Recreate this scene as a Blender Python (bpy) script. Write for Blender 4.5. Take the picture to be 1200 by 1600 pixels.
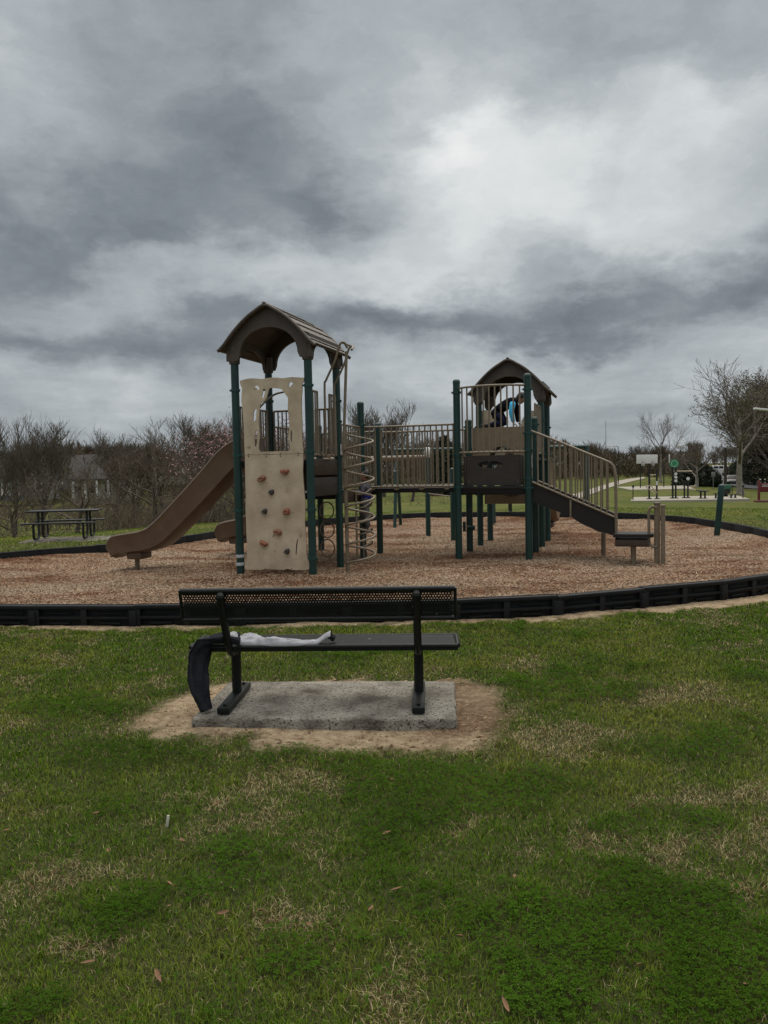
import bpy, bmesh, math, random
import numpy as np
from mathutils import Vector, Matrix, Euler
from mathutils.geometry import tessellate_polygon
R = math.radians
PI = math.pi
for o in list(bpy.data.objects): bpy.data.objects.remove(o)
SC = bpy.context.scene
COL = SC.collection
random.seed(7); np.random.seed(7)
# ------------------------------------------------------------------ camera
FPX, EYE = 1250.0, 1.65
cd = bpy.data.cameras.new('camera'); cam = bpy.data.objects.new('camera', cd); COL.objects.link(cam)
cd.sensor_fit = 'HORIZONTAL'; cd.sensor_width = 36; cd.lens = FPX/1200*36
cd.clip_start = 0.05; cd.clip_end = 3000
CM = Matrix.Translation((0, 0, EYE)) @ Matrix.Rotation(R(90-3.0), 4, 'X') @ Matrix.Rotation(-0.020, 4, 'Z')
cam.matrix_world = CM
SC.camera = cam
SC.render.resolution_x = 768; SC.render.resolution_y = 1024
C3 = CM.to_3x3()
def ray(px, py): return (C3 @ Vector(((px-600)/FPX, -(py-800)/FPX, -1))).normalized()
def atY(px, py, Y):
    d = ray(px, py); return Vector((0, 0, EYE)) + d*(Y/d.y)
def atZ(px, py, z=0.0):
    d = ray(px, py); return Vector((0, 0, EYE)) + d*((z-EYE)/d.z)
def azel(px, py):
    d = ray(px, py); return math.atan2(d.x, d.y), math.asin(d.z)
# ------------------------------------------------------------------ render look
SC.view_settings.view_transform = 'Standard'; SC.view_settings.look = 'None'
SC.view_settings.exposure = 0.0; SC.view_settings.gamma = 1.0
# ------------------------------------------------------------------ world: overcast sky
W = bpy.data.worlds.new('World'); SC.world = W; W.use_nodes = True
SUN_EL, SUN_AZ = R(55), R(12)
def build_world():
    nt = W.node_tree; N = nt.nodes; Lk = nt.links; N.clear()
    def mth(op, a, b=None, c=None):
        n = N.new('ShaderNodeMath'); n.operation = op
        for i, v in enumerate((a, b, c)):
            if v is None: continue
            if isinstance(v, (int, float)): n.inputs[i].default_value = v
            else: Lk.new(v, n.inputs[i])
        return n.outputs[0]
    def vm(op, a, b=None, s=None):
        n = N.new('ShaderNodeVectorMath'); n.operation = op
        for i, v in enumerate((a, b)):
            if v is None: continue
            if isinstance(v, tuple): n.inputs[i].default_value = v
            else: Lk.new(v, n.inputs[i])
        if s is not None: n.inputs['Scale'].default_value = s
        return n.outputs[0]
    def noise(vec, scale, detail, rough=.5, dist=0):
        n = N.new('ShaderNodeTexNoise'); Lk.new(vec, n.inputs['Vector'])
        n.inputs['Scale'].default_value = scale; n.inputs['Detail'].default_value = detail
        n.inputs['Roughness'].default_value = rough; n.inputs['Distortion'].default_value = dist
        return n
    tc = N.new('ShaderNodeTexCoord'); d0 = tc.outputs['Generated']
    # the cloud deck is a layer overhead: sample its noise on that layer so it foreshortens to the horizon
    sp0 = N.new('ShaderNodeSeparateXYZ'); Lk.new(d0, sp0.inputs[0])
    zz = mth('ADD', mth('MAXIMUM', sp0.outputs[2], 0.0), 0.13)
    cb = N.new('ShaderNodeCombineXYZ')
    Lk.new(mth('DIVIDE', sp0.outputs[0], zz), cb.inputs[0]); Lk.new(mth('DIVIDE', sp0.outputs[1], zz), cb.inputs[1])
    deck = cb.outputs[0]
    w1 = noise(vm('MULTIPLY', d0, (1, 1, 1.9)), 3.8, 7, .60)
    dd = vm('ADD', d0, vm('SCALE', vm('SUBTRACT', w1.outputs['Color'], (.5, .5, .5)), s=0.26))
    sp = N.new('ShaderNodeSeparateXYZ'); Lk.new(dd, sp.inputs[0])
    az = mth('ARCTAN2', sp.outputs[0], sp.outputs[1]); el = mth('ARCSINE', mth('MINIMUM', mth('MAXIMUM', sp.outputs[2], -.99), .99))
    # (px, py, half width px, half height px, tilt deg, weight): broad light and dark banks of the deck
    blobs = [(30,110,150,130,0,.13),(300,60,260,110,0,-.06),(330,230,230,110,-25,-.11),(560,60,200,90,0,.02),(90,370,240,70,5,-.15),
             (480,320,110,60,-30,-.09),(690,225,50,45,20,.24),(790,290,130,50,-20,.13),(880,310,290,120,-12,.15),(1080,250,130,90,20,.09),(580,390,200,60,15,.17),
             (700,130,160,50,20,.03),(950,70,280,80,0,.0),(1150,110,110,60,0,.02),(1160,405,150,45,8,-.15),(930,485,320,40,6,-.15),(1000,180,60,50,0,.06),
             (640,500,110,26,0,-.10),(330,520,240,34,-3,-.14),(70,520,160,30,0,-.09),(620,440,130,30,0,.08),(230,150,60,50,0,.05),
             (230,440,170,28,8,.10),(880,540,150,22,4,.12),(1120,470,110,24,0,.04),(1000,600,320,36,0,.07),(200,600,260,34,0,.07),(680,590,140,40,0,.09),(740,395,60,40,0,.10)]
    tot = None
    for px, py, hw, hh, tl, wt in blobs:
        a0, e0 = azel(px, py); sw, sh = hw/FPX, hh/FPX
        ct, st = math.cos(R(tl)), math.sin(R(tl))
        da = mth('SUBTRACT', az, a0); de = mth('SUBTRACT', el, e0)
        u = mth('ADD', mth('MULTIPLY', da, ct/sw), mth('MULTIPLY', de, st/sw))
        v = mth('ADD', mth('MULTIPLY', da, -st/sh), mth('MULTIPLY', de, ct/sh))
        q = mth('ADD', mth('MULTIPLY', u, u), mth('MULTIPLY', v, v))
        g = mth('MULTIPLY', mth('EXPONENT', mth('MULTIPLY', q, -0.8)), wt)
        tot = g if tot is None else mth('ADD', tot, g)
    n1 = noise(deck, .9, 8, .55, 0); n2 = noise(deck, 2.4, 8, .62, 0); n3 = noise(vm('MULTIPLY', dd, (1, 1, 1.7)), 5.5, 10, .60, 0)
    b = mth('ADD', mth('ADD', tot, .375), mth('MULTIPLY', mth('SUBTRACT', n1.outputs[0], .5), .20))
    b = mth('ADD', b, mth('MULTIPLY', mth('SUBTRACT', n2.outputs[0], .5), .17))
    b = mth('ADD', b, mth('MULTIPLY', mth('SUBTRACT', n3.outputs[0], .5), .34))
    # overcast deck is brighter towards the zenith, out of the frame
    up = N.new('ShaderNodeMapRange'); up.interpolation_type = 'SMOOTHSTEP'; Lk.new(sp0.outputs[2], up.inputs[0])
    up.inputs[1].default_value = .58; up.inputs[2].default_value = .95; up.inputs[3].default_value = 0; up.inputs[4].default_value = 1.5
    b = mth('ADD', b, up.outputs[0])
    b = mth('MAXIMUM', b, .085)
    rp = N.new('ShaderNodeValToRGB'); Lk.new(b, rp.inputs[0]); cr = rp.color_ramp
    cr.elements[0].position = .08; cr.elements[0].color = (.098, .117, .133, 1)
    cr.elements[1].position = 1; cr.elements[1].color = (.98, .97, .96, 1)
    for p, c in ((.25, (.217, .248, .272)), (.45, (.425, .460, .484)), (.62, (.65, .685, .69))):
        e = cr.elements.new(p); e.color = (*c, 1)
    sky = N.new('ShaderNodeTexSky'); sky.sky_type = 'NISHITA'; sky.sun_disc = False
    sky.sun_elevation = SUN_EL; sky.sun_rotation = SUN_AZ
    bg1 = N.new('ShaderNodeBackground'); Lk.new(sky.outputs[0], bg1.inputs[0]); bg1.inputs[1].default_value = .0012
    bg2 = N.new('ShaderNodeBackground'); Lk.new(rp.outputs[0], bg2.inputs[0])
    Lk.new(mth('ADD', mth('MULTIPLY', up.outputs[0], .55), 1.0), bg2.inputs[1])
    ad = N.new('ShaderNodeAddShader'); Lk.new(bg1.outputs[0], ad.inputs[0]); Lk.new(bg2.outputs[0], ad.inputs[1])
    out = N.new('ShaderNodeOutputWorld'); Lk.new(ad.outputs[0], out.inputs[0])
build_world()
sl = bpy.data.lights.new('sun', 'SUN'); sl.energy = 1.25; sl.angle = R(50); sl.color = (1, .90, .76)
so = bpy.data.objects.new('sun', sl); COL.objects.link(so)
so.rotation_euler = Vector((math.sin(SUN_AZ)*math.cos(SUN_EL), math.cos(SUN_AZ)*math.cos(SUN_EL), math.sin(SUN_EL))).to_track_quat('Z', 'Y').to_euler()

# ------------------------------------------------------------------ materials
MATS = {}
def mat(name, c1, c2=None, rough=.7, scale=8, bump=0, bscale=60, detail=5, metal=0, spec=.5, mid=(.35, .65), speck=None, alpha=None):
    m = bpy.data.materials.new(name); m.use_nodes = True; nt = m.node_tree; N = nt.nodes; L = nt.links
    p = N['Principled BSDF']; p.inputs['Roughness'].default_value = rough; p.inputs['Metallic'].default_value = metal
    p.inputs['Specular IOR Level'].default_value = spec
    tc = N.new('ShaderNodeTexCoord')
    c2 = c2 or tuple(x*.8 for x in c1)
    n = N.new('ShaderNodeTexNoise'); n.inputs['Scale'].default_value = scale; n.inputs['Detail'].default_value = detail
    n.inputs['Roughness'].default_value = .62
    L.new(tc.outputs['Object'], n.inputs['Vector'])
    r = N.new('ShaderNodeValToRGB'); r.color_ramp.elements[0].position = mid[0]; r.color_ramp.elements[1].position = mid[1]
    r.color_ramp.elements[0].color = (*c1, 1); r.color_ramp.elements[1].color = (*c2, 1)
    L.new(n.outputs[0], r.inputs[0]); col = r.outputs[0]
    if speck:
        sc_, thr, scol = speck
        s = N.new('ShaderNodeTexNoise'); s.inputs['Scale'].default_value = sc_; s.inputs['Detail'].default_value = 3
        L.new(tc.outputs['Object'], s.inputs['Vector'])
        k = N.new('ShaderNodeValToRGB'); k.color_ramp.elements[0].position = thr; k.color_ramp.elements[1].position = thr+.03
        L.new(s.outputs[0], k.inputs[0])
        mx = N.new('ShaderNodeMixRGB'); L.new(k.outputs[0], mx.inputs[0]); L.new(col, mx.inputs[1]); mx.inputs[2].default_value = (*scol, 1)
        col = mx.outputs[0]
    L.new(col, p.inputs['Base Color'])
    if bump:
        b = N.new('ShaderNodeTexNoise'); b.inputs['Scale'].default_value = bscale; b.inputs['Detail'].default_value = 4
        L.new(tc.outputs['Object'], b.inputs['Vector'])
        bn = N.new('ShaderNodeBump'); bn.inputs['Strength'].default_value = bump; bn.inputs['Distance'].default_value = .02
        L.new(b.outputs[0], bn.inputs['Height']); L.new(bn.outputs[0], p.inputs['Normal'])
    MATS[name] = m
    return m
M_green = mat('green_powdercoat', (.006, .040, .034), (.0045, .030, .026), .38, 5, .05, 200, speck=(35, .70, (.05, .09, .08)))
M_clamp = mat('green_clamp', (.008, .06, .052), (.005, .035, .03), .4, 20)
M_tan = mat('tan_powdercoat', (.215, .175, .120), (.165, .130, .088), .42, 12, .05, 150)
M_panel = mat('beige_plastic', (.58, .49, .355), (.40, .32, .225), .6, 2.6, .15, 40, 8, speck=(9, .70, (.30, .235, .165)))
M_panel2 = mat('brown_tan_plastic', (.25, .185, .115), (.19, .14, .088), .6, 6, .1, 60)
M_slide = mat('brown_rotomoulded_plastic', (.135, .088, .056), (.105, .067, .042), .42, 4, .12, 220)
M_roof = mat('roof_plastic', (.088, .068, .054), (.066, .051, .041), .55, 5, .15, 90)
M_deck = mat('dark_deck', (.009, .0075, .0065), (.006, .0055, .005), .7, 12, .2, 120)
M_darkpanel = mat('dark_brown_panel', (.045, .036, .030), (.034, .028, .024), .55, 6, .1, 90)
M_brownpanel = mat('brown_panel', (.060, .040, .027), (.045, .03, .02), .5, 6, .1, 90)
M_black = mat('black_coating', (.013, .014, .015), (.009, .010, .011), .42, 8, .06, 160, speck=(60, .76, (.10, .10, .095)))
M_bench = mat('bench_coating', (.0075, .0095, .0095), (.005, .007, .0065), .45, 9, .05, 160, spec=.3)
def scuffed_bench():
    m = mat('bench_mesh_coating', (.011, .013, .013), (.006, .008, .008), .5, 9, .05, 160, spec=.25, speck=(22, .725, (.42, .42, .40)))
    return m
M_benchmesh = scuffed_bench()
M_border = mat('black_border_plastic', (.014, .015, .016), (.008, .0085, .0095), .65, 6, .1, 90, spec=.25, speck=(25, .72, (.06, .05, .04)))
M_conc = mat('weathered_concrete', (.105, .092, .074), (.34, .315, .265), .95, 3.6, 1.0, 60, 14, mid=(.34, .60), spec=.15, speck=(55, .58, (.08, .07, .055)))
M_concpale = mat('pale_concrete', (.37, .34, .285), (.34, .315, .265), .95, 2, .1, 20, spec=.1)
M_asph = mat('asphalt', (.15, .15, .155), (.12, .12, .125), .95, 1, .1, 20, spec=.08)
M_bark = mat('grey_brown_bark', (.075, .060, .048), (.042, .034, .027), .95, 6, .4, 30)
M_twig = mat('brown_twig', (.125, .105, .080), (.080, .067, .052), .95, 2)
M_twig_red = mat('reddish_twig', (.135, .100, .070), (.085, .067, .048), .95, 2)
M_syc = mat('pale_sycamore_bark', (.32, .29, .25), (.14, .12, .10), .9, 2.5, .2, 20)
M_syctwig = mat('sycamore_twig', (.17, .14, .115), (.11, .09, .075), .9, 2)
M_conif = mat('dark_evergreen', (.016, .025, .012), (.030, .040, .016), .8, 3)
M_oak = mat('withered_oak_leaves', (.15, .115, .062), (.085, .082, .040), .9, 1.2)
M_pink = mat('pink_blossom', (.50, .28, .28), (.36, .19, .20), .8, 3)
M_white = mat('white_paint', (.70, .70, .69), (.6, .6, .59), .6, 3)
M_whitetape = mat('white_tape', (.55, .58, .60), (.35, .38, .40), .6, 30)
M_glass = mat('dark_glass', (.02, .023, .026), (.015, .017, .02), .15, 3)
M_orange = mat('orange_hold', (.27, .085, .040), (.20, .062, .03), .5, 12, .1, 80)
M_orangeb = mat('brown_orange_hold', (.26, .115, .055), (.19, .08, .04), .5, 12, .1, 80)
M_darkhold = mat('dark_hold', (.030, .024, .021), (.02, .017, .015), .5, 12, .1, 80)
M_steel = mat('bolt_steel', (.25, .25, .25), (.2, .2, .2), .4, 10, metal=.6)
M_red = mat('dark_red_paint', (.16, .022, .022), (.12, .018, .018), .6, 3)
M_bright_green = mat('bright_green_paint', (.02, .20, .08), (.03, .26, .12), .5, 9)
M_brick = mat('reddish_brick', (.13, .05, .038), (.10, .04, .03), .9, 8)
M_cream = mat('cream_siding', (.42, .38, .31), (.35, .32, .26), .8, 3)
M_grey = mat('grey_siding', (.20, .20, .215), (.16, .16, .175), .8, 3)
M_roofdark = mat('dark_shingles', (.055, .050, .046), (.04, .037, .034), .9, 5)
M_skin = mat('skin', (.33, .17, .11), (.28, .14, .09), .6, 20)
M_hair = mat('dark_hair', (.010, .008, .007), (.006, .005, .005), .6, 60)
M_jacketblack = mat('black_cloth', (.010, .010, .012), (.006, .006, .008), .95, 30, spec=.1)
M_navy = mat('navy_cloth', (.014, .018, .045), (.010, .013, .032), .95, 30, spec=.1)
M_cyan = mat('bright_cyan_cloth', (.10, .52, .80), (.08, .44, .70), .9, 30, spec=.1)
M_lilac = mat('grey_lilac_cloth', (.115, .112, .125), (.085, .083, .095), .95, 30, spec=.1)
M_blue = mat('royal_blue_cloth', (.022, .03, .21), (.018, .024, .16), .95, 30, spec=.1)
M_khaki = mat('light_grey_cloth', (.15, .145, .145), (.12, .115, .115), .95, 30, spec=.1)
M_shoe = mat('dark_shoe', (.012, .012, .012), (.008, .008, .008), .6, 30)
M_coat = mat('charcoal_cloth', (.030, .033, .038), (.018, .020, .024), 1.0, 12, .5, 90, spec=.05)
M_lining = mat('light_grey_fleece', (.45, .45, .48), (.31, .31, .34), 1.0, 14, .3, 250, mid=(.3, .7))
M_leafbrown = mat('dry_leaf', (.22, .115, .055), (.11, .055, .028), .8, 30)
M_straw = mat('pale_straw', (.62, .60, .52), (.5, .48, .4), .8, 30)

# ------------------------------------------------------------------ mesh helpers
class MB:
    def __init__(s): s.v = []; s.f = []
    def add(s, vs, fs):
        k = len(s.v); s.v.extend([tuple(x) for x in vs]); s.f.extend([tuple(i+k for i in f) for f in fs])
    def box(s, c, size, rot=None, ch=0.0):
        x, y, z = (q/2 for q in size)
        vs = [Vector((a*x, b*y, c_*z)) for a in (-1, 1) for b in (-1, 1) for c_ in (-1, 1)]
        fs = [(0,1,3,2),(4,6,7,5),(0,4,5,1),(2,3,7,6),(0,2,6,4),(1,5,7,3)]
        if ch > 0:
            bm = bmesh.new(); bv = [bm.verts.new(q) for q in vs]; [bm.faces.new([bv[i] for i in f]) for f in fs]
            bmesh.ops.bevel(bm, geom=bm.edges[:], offset=ch, segments=2, affect='EDGES', profile=.5)
            bm.verts.index_update(); vs = [q.co.copy() for q in bm.verts]; fs = [[q.index for q in f.verts] for f in bm.faces]; bm.free()
        m = rot or Matrix.Identity(3); c = Vector(c)
        s.add([m @ q + c for q in vs], fs)
    def tube(s, pts, r, n=8, cap=True, closed=False):
        pts = [Vector(p) for p in pts]; m = len(pts)
        rs = r if isinstance(r, (list, tuple)) else [r]*m
        vs = []; prev = None
        for i, p in enumerate(pts):
            if closed: t = pts[(i+1) % m]-pts[i-1]
            else: t = pts[min(i+1, m-1)]-pts[max(i-1, 0)]
            t = t.normalized() if t.length > 1e-9 else Vector((0, 0, 1))
            if prev is None:
                a = Vector((0, 0, 1)) if abs(t.z) < .9 else Vector((1, 0, 0))
                u = t.cross(a).normalized()
            else:
                u = prev - t*prev.dot(t); u = u.normalized() if u.length > 1e-6 else t.orthogonal().normalized()
            prev = u; w = t.cross(u)
            for k in range(n):
                a = 2*PI*k/n; vs.append(p + (u*math.cos(a)+w*math.sin(a))*rs[i])
        fs = []
        for i in range(m if closed else m-1):
            j = (i+1) % m
            for k in range(n): fs.append((i*n+k, i*n+(k+1) % n, j*n+(k+1) % n, j*n+k))
        if cap and not closed:
            fs.append(tuple(reversed(range(n)))); fs.append(tuple(range((m-1)*n, m*n)))
        s.add(vs, fs)
    def lathe(s, c, prof, n=16):            # prof = [(r, z)...]
        s.tube([Vector(c)+Vector((0, 0, z)) for r, z in prof], [max(r, 1e-4) for r, z in prof], n)
    def sphere(s, c, rad, n=12, m=8, rot=None):
        rad = Vector(rad if isinstance(rad, (tuple, list)) else (rad,)*3); c = Vector(c); rot = rot or Matrix.Identity(3)
        vs = []; fs = []
        for i in range(m+1):
            th = PI*i/m
            for k in range(n):
                a = 2*PI*k/n; q = Vector((rad.x*math.sin(th)*math.cos(a), rad.y*math.sin(th)*math.sin(a), rad.z*math.cos(th)))
                vs.append(rot @ q + c)
        for i in range(m):
            for k in range(n): fs.append((i*n+k, i*n+n+k, i*n+n+(k+1) % n, i*n+(k+1) % n))
        s.add(vs, fs)
    def prism(s, outline, to3, depth_vec, holes=()):   # outline: 2-D points; to3 maps 2-D to 3-D; extruded by depth_vec
        loops = [[Vector((a, b, 0)) for a, b in outline]]+[[Vector((a, b, 0)) for a, b in h] for h in holes]
        tri = tessellate_polygon(loops)
        flat = [q for l in loops for q in l]; n = len(flat); dv = Vector(depth_vec)
        A = [Vector(to3(q.x, q.y)) for q in flat]; B = [q+dv for q in A]
        fs = [tuple(t) for t in tri]+[tuple(reversed([i+n for i in t])) for t in tri]
        k = 0
        for l in loops:
            m = len(l)
            for i in range(m):
                j = (i+1) % m; fs.append((k+i, k+j, k+j+n, k+i+n))
            k += m
        s.add(A+B, fs)
    def strip(s, sections):                 # list of equal-length closed rings
        n = len(sections[0]); vs = [q for sec in sections for q in sec]; fs = []
        for i in range(len(sections)-1):
            for k in range(n): fs.append((i*n+k, i*n+(k+1) % n, (i+1)*n+(k+1) % n, (i+1)*n+k))
        fs.append(tuple(reversed(range(n)))); fs.append(tuple(range((len(sections)-1)*n, len(sections)*n)))
        s.add(vs, fs)
    def build(s, name, m, parent=None, smooth=True, angle=35, label=None, loc=None):
        me = bpy.data.meshes.new(name); me.from_pydata([tuple(q) for q in s.v], [], s.f); me.validate()
        bm = bmesh.new(); bm.from_mesh(me); bmesh.ops.recalc_face_normals(bm, faces=bm.faces[:]); bm.to_mesh(me); bm.free()
        for mm in (m if isinstance(m, list) else [m]): me.materials.append(mm)
        if smooth:
            me.shade_smooth(); me.set_sharp_from_angle(angle=R(angle))
        o = bpy.data.objects.new(name, me); COL.objects.link(o)
        if parent: o.parent = parent
        if loc: o.location = loc
        if label: o['label'] = label
        return o
def tag(o, label=None, cat=None, group=None, kind=None):
    for k, v in (('label', label), ('category', cat), ('group', group), ('kind', kind)):
        if v: o[k] = v
    return o
def thing(name, label, cat, loc=(0, 0, 0), rz=0, group=None):
    o = bpy.data.objects.new(name, None); o.empty_display_size = .2; COL.objects.link(o)
    o.location = loc; o.rotation_euler = (0, 0, rz); return tag(o, label, cat, group)
def dup(root, loc, rz, label=None, scale=None, group=None):
    def cp(o, par):
        c = o.copy(); COL.objects.link(c)
        if par: c.parent = par
        for ch in [q for q in o.children]: cp(ch, c)
        return c
    r = cp(root, None); r.location = loc; r.rotation_euler = (0, 0, rz)
    if scale: r.scale = scale if isinstance(scale, tuple) else (scale,)*3
    if label: r['label'] = label
    if group: r['group'] = group
    return r
def rpt(a, b, n): return [a+(b-a)*i/(n-1) for i in range(n)]
def spline(pts, k=6, closed=False):
    P = [Vector(p) for p in pts]; n = len(P); out = []
    rng = range(n) if closed else range(n-1)
    for i in rng:
        p0 = P[(i-1) % n] if closed or i > 0 else P[0]; p1 = P[i]; p2 = P[(i+1) % n]
        p3 = P[(i+2) % n] if closed or i+2 < n else P[-1]
        for j in range(k):
            t = j/k; out.append(.5*((2*p1)+(p2-p0)*t+(2*p0-5*p1+4*p2-p3)*t*t+(3*p1-p0-3*p2+p3)*t**3))
    if not closed: out.append(P[-1])
    return out

# ------------------------------------------------------------------ terrain
AZK = np.array([-1.2, -.48, -.20, 0, .20, .36, .48, 1.2])
YK = np.array([0, 20, 26, 35, 55, 75, 110, 160, 230, 700])
HZ = np.array([[0,-.1,-.5,-1.4,-2.6,-3.0,-3.2,-3,-1.5,1],
               [0,-.03,-.3,-1.2,-2.6,-3.0,-3.2,-3,-1.5,1],
               [0,0,0,-.5,-1.8,-2.4,-2.8,-2.5,-1,1],
               [0,0,0,-.15,-.8,-1.2,-1.5,-1.2,0,2],
               [0,0,0,-.1,-.5,-.8,-1,-.6,0,2],
               [0,0,0,-.2,-.9,-1.0,-.8,-.4,0,2],
               [0,0,-.05,-.3,-.95,-1.3,-1.9,-.9,0,2],
               [0,0,-.2,-.5,-1,-1.3,-1.9,-1,1,4]])
def smooth(t): return t*t*(3-2*t)
def H(x, y):
    x = np.asarray(x, float); y = np.asarray(y, float)
    a = np.clip(x/np.maximum(y, 12), AZK[0], AZK[-1]); yy = np.clip(y, 0, 699)
    i = np.clip(np.searchsorted(AZK, a, side='right')-1, 0, len(AZK)-2); j = np.clip(np.searchsorted(YK, yy, side='right')-1, 0, len(YK)-2)
    u = smooth((a-AZK[i])/(AZK[i+1]-AZK[i])); v = (yy-YK[j])/(YK[j+1]-YK[j])
    return (HZ[i, j]*(1-u)+HZ[i+1, j]*u)*(1-v)+(HZ[i, j+1]*(1-u)+HZ[i+1, j+1]*u)*v
def Hf(x, y): return float(H(x, y))
def gpt(px, Y):                              # point of the terrain in the direction of column px at distance Y
    p = atY(px, 740, Y); return Vector((p.x, Y, Hf(p.x, Y)))
# value noise
_rs = np.random.RandomState(3); _T = _rs.rand(256, 256)
def vnoise(x, y):
    x = np.asarray(x, float); y = np.asarray(y, float)
    xi = np.floor(x).astype(int); yi = np.floor(y).astype(int); fx = smooth(x-xi); fy = smooth(y-yi)
    g = lambda a, b: _T[a & 255, b & 255]
    return (g(xi, yi)*(1-fx)+g(xi+1, yi)*fx)*(1-fy)+(g(xi, yi+1)*(1-fx)+g(xi+1, yi+1)*fx)*fy
def fbm(x, y, o=4):
    s = 0; a = .5; t = 0
    for k in range(o): s = s+a*vnoise(x*2**k+17*k, y*2**k-9*k); t += a; a *= .55
    return s/t
def polydist(x, y, poly):                    # signed distance, negative inside
    x = np.asarray(x, float); y = np.asarray(y, float); d = np.full(x.shape, 1e9); ins = np.zeros(x.shape, bool)
    n = len(poly)
    for i in range(n):
        ax, ay = poly[i]; bx, by = poly[(i+1) % n]
        ex, ey = bx-ax, by-ay; t = np.clip(((x-ax)*ex+(y-ay)*ey)/(ex*ex+ey*ey+1e-12), 0, 1)
        d = np.minimum(d, np.hypot(x-ax-t*ex, y-ay-t*ey))
        c = ((ay > y) != (by > y)) & (x < (bx-ax)*(y-ay)/(by-ay+1e-12)+ax); ins ^= c
    return np.where(ins, -d, d)
RING = [(0,8.6),(1.5,8.67),(2.54,9.05),(3.56,9.4),(4.8,10.0),(6.4,11.5),(7.5,13.7),(8.0,16.4),(8.25,19.4),(8.0,22),(6.9,24.1),(4.8,25.4),
        (2.2,26.1),(0,25.5),(-2.4,23),(-4.1,19.7),(-4.95,17.5),(-6.0,16.5),(-7.4,15.4),(-8.5,13.5),(-8.2,11),(-6.5,9.5),(-4.4,8.9),(-2.2,8.65)]
ring_pts = [(q.x, q.y) for q in spline([(a, b, 0) for a, b in RING], 10, True)]
DIRT = [tuple(atZ(a, b)[:2]) for a, b in [(190,1142),(240,1106),(305,1080),(350,1069),(560,1066),(715,1069),(785,1085),(800,1115),(780,1145),(745,1172),(650,1178),(520,1172),(400,1163),(260,1156)]]
DIRT_DARK = [tuple(atZ(a, b)[:2]) for a, b in [(700,1065),(785,1085),(800,1115),(775,1145),(700,1150)]]
CLV = [(430,1185,.55,.20),(640,1215,.45,.16),(380,1340,.28,.22),(1090,1160,.75,.18),(830,1240,.8,.20),(1060,1275,.5,.16),(700,1430,.35,.16),(980,1450,.8,.22),(450,1540,.4,.14),(560,1480,.35,.12),(640,1530,.35,.12),(1130,1540,.3,.14),(100,1110,.8,.28),(880,1060,.9,.35),(180,1180,.5,.14),(200,1420,.15,.1),(60,1580,.2,.08),(850,1560,.3,.1)]
STR = [(690,1290,.28,.16),(960,1330,.5,.13),(640,1340,.3,.2),(1090,1390,.3,.12),(900,1155,.5,.14),(1010,1090,.5,.2),(530,1340,.2,.15),(300,1250,.25,.10),(160,1330,.35,.14),(60,1260,.3,.14),(480,1450,.25,.12),(120,1480,.2,.1),(1150,1330,.2,.1),(400,1420,.3,.1),(640,1050,.5,.12),(40,1130,.3,.2),(250,1290,.3,.10),(1120,1240,.4,.10),(1000,1010,.8,.15),(620,1450,.1,.2),(940,1400,.2,.08)]
def blobsum(x, y, L):
    s = np.zeros(np.shape(x))
    for px, py, sx, sy in L:
        c = atZ(px, py); s = np.maximum(s, np.exp(-(((x-c.x)/sx)**2+((y-c.y)/(sy*1.6))**2)))
    return s
def masks(x, y):
    x = np.asarray(x, float); y = np.asarray(y, float)
    w = (fbm(x*2.2, y*2.2)-.5)+.55*(fbm(x*9, y*9, 3)-.5)
    dd = polydist(x+w*.34, y+w*.42, DIRT)
    dirt = np.clip(.5-dd/.16, 0, 1)
    rd = polydist(x, y, ring_pts)
    strip = np.clip(.5-(rd-.14-np.clip((x-1.2)*.11, 0, .45)*(y < 14)-.5*w)/.10, 0, 1)*(rd > 0)
    dirt = np.maximum(dirt, strip*(y < 15))
    edge = np.exp(-(dd/.25)**2)
    cl = np.clip((blobsum(x, y, CLV)*.85+(fbm(x*1.4+40, y*1.4, 5)-.5)*1.9+(fbm(x*3.3+9, y*3.3)-.5)*1.0+(fbm(x*7, y*7)-.5)*1.3-.34)*2.0, 0, 1)
    st = np.clip((blobsum(x, y, STR)*.6+(fbm(x*1.7-13, y*1.7+5, 5)-.5)*2.0+(fbm(x*7, y*7)-.5)*1.0-.22)*2.5, 0, 1)
    st = np.clip(np.maximum(st*(1-.8*cl), .5*edge*(dd > 0)), 0, 1)
    return dirt, cl*(1-dirt), st*(1-dirt), rd
def newmesh(name, verts, tris, cols=None, mt=None, quads=False):
    k = tris.shape[1]
    me = bpy.data.meshes.new(name); me.vertices.add(len(verts)); me.vertices.foreach_set('co', verts.astype(np.float32).ravel())
    me.loops.add(tris.size); me.loops.foreach_set('vertex_index', tris.astype(np.int32).ravel())
    me.polygons.add(len(tris)); me.polygons.foreach_set('loop_start', np.arange(0, tris.size, k, dtype=np.int32))
    me.update(calc_edges=True)
    if cols is not None:
        a = me.color_attributes.new('tint', 'FLOAT_COLOR', 'POINT')
        a.data.foreach_set('color', np.hstack([cols, np.ones((len(cols), 1))]).astype(np.float32).ravel())
    if mt: me.materials.append(mt)
    o = bpy.data.objects.new(name, me); COL.objects.link(o); return o

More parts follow.
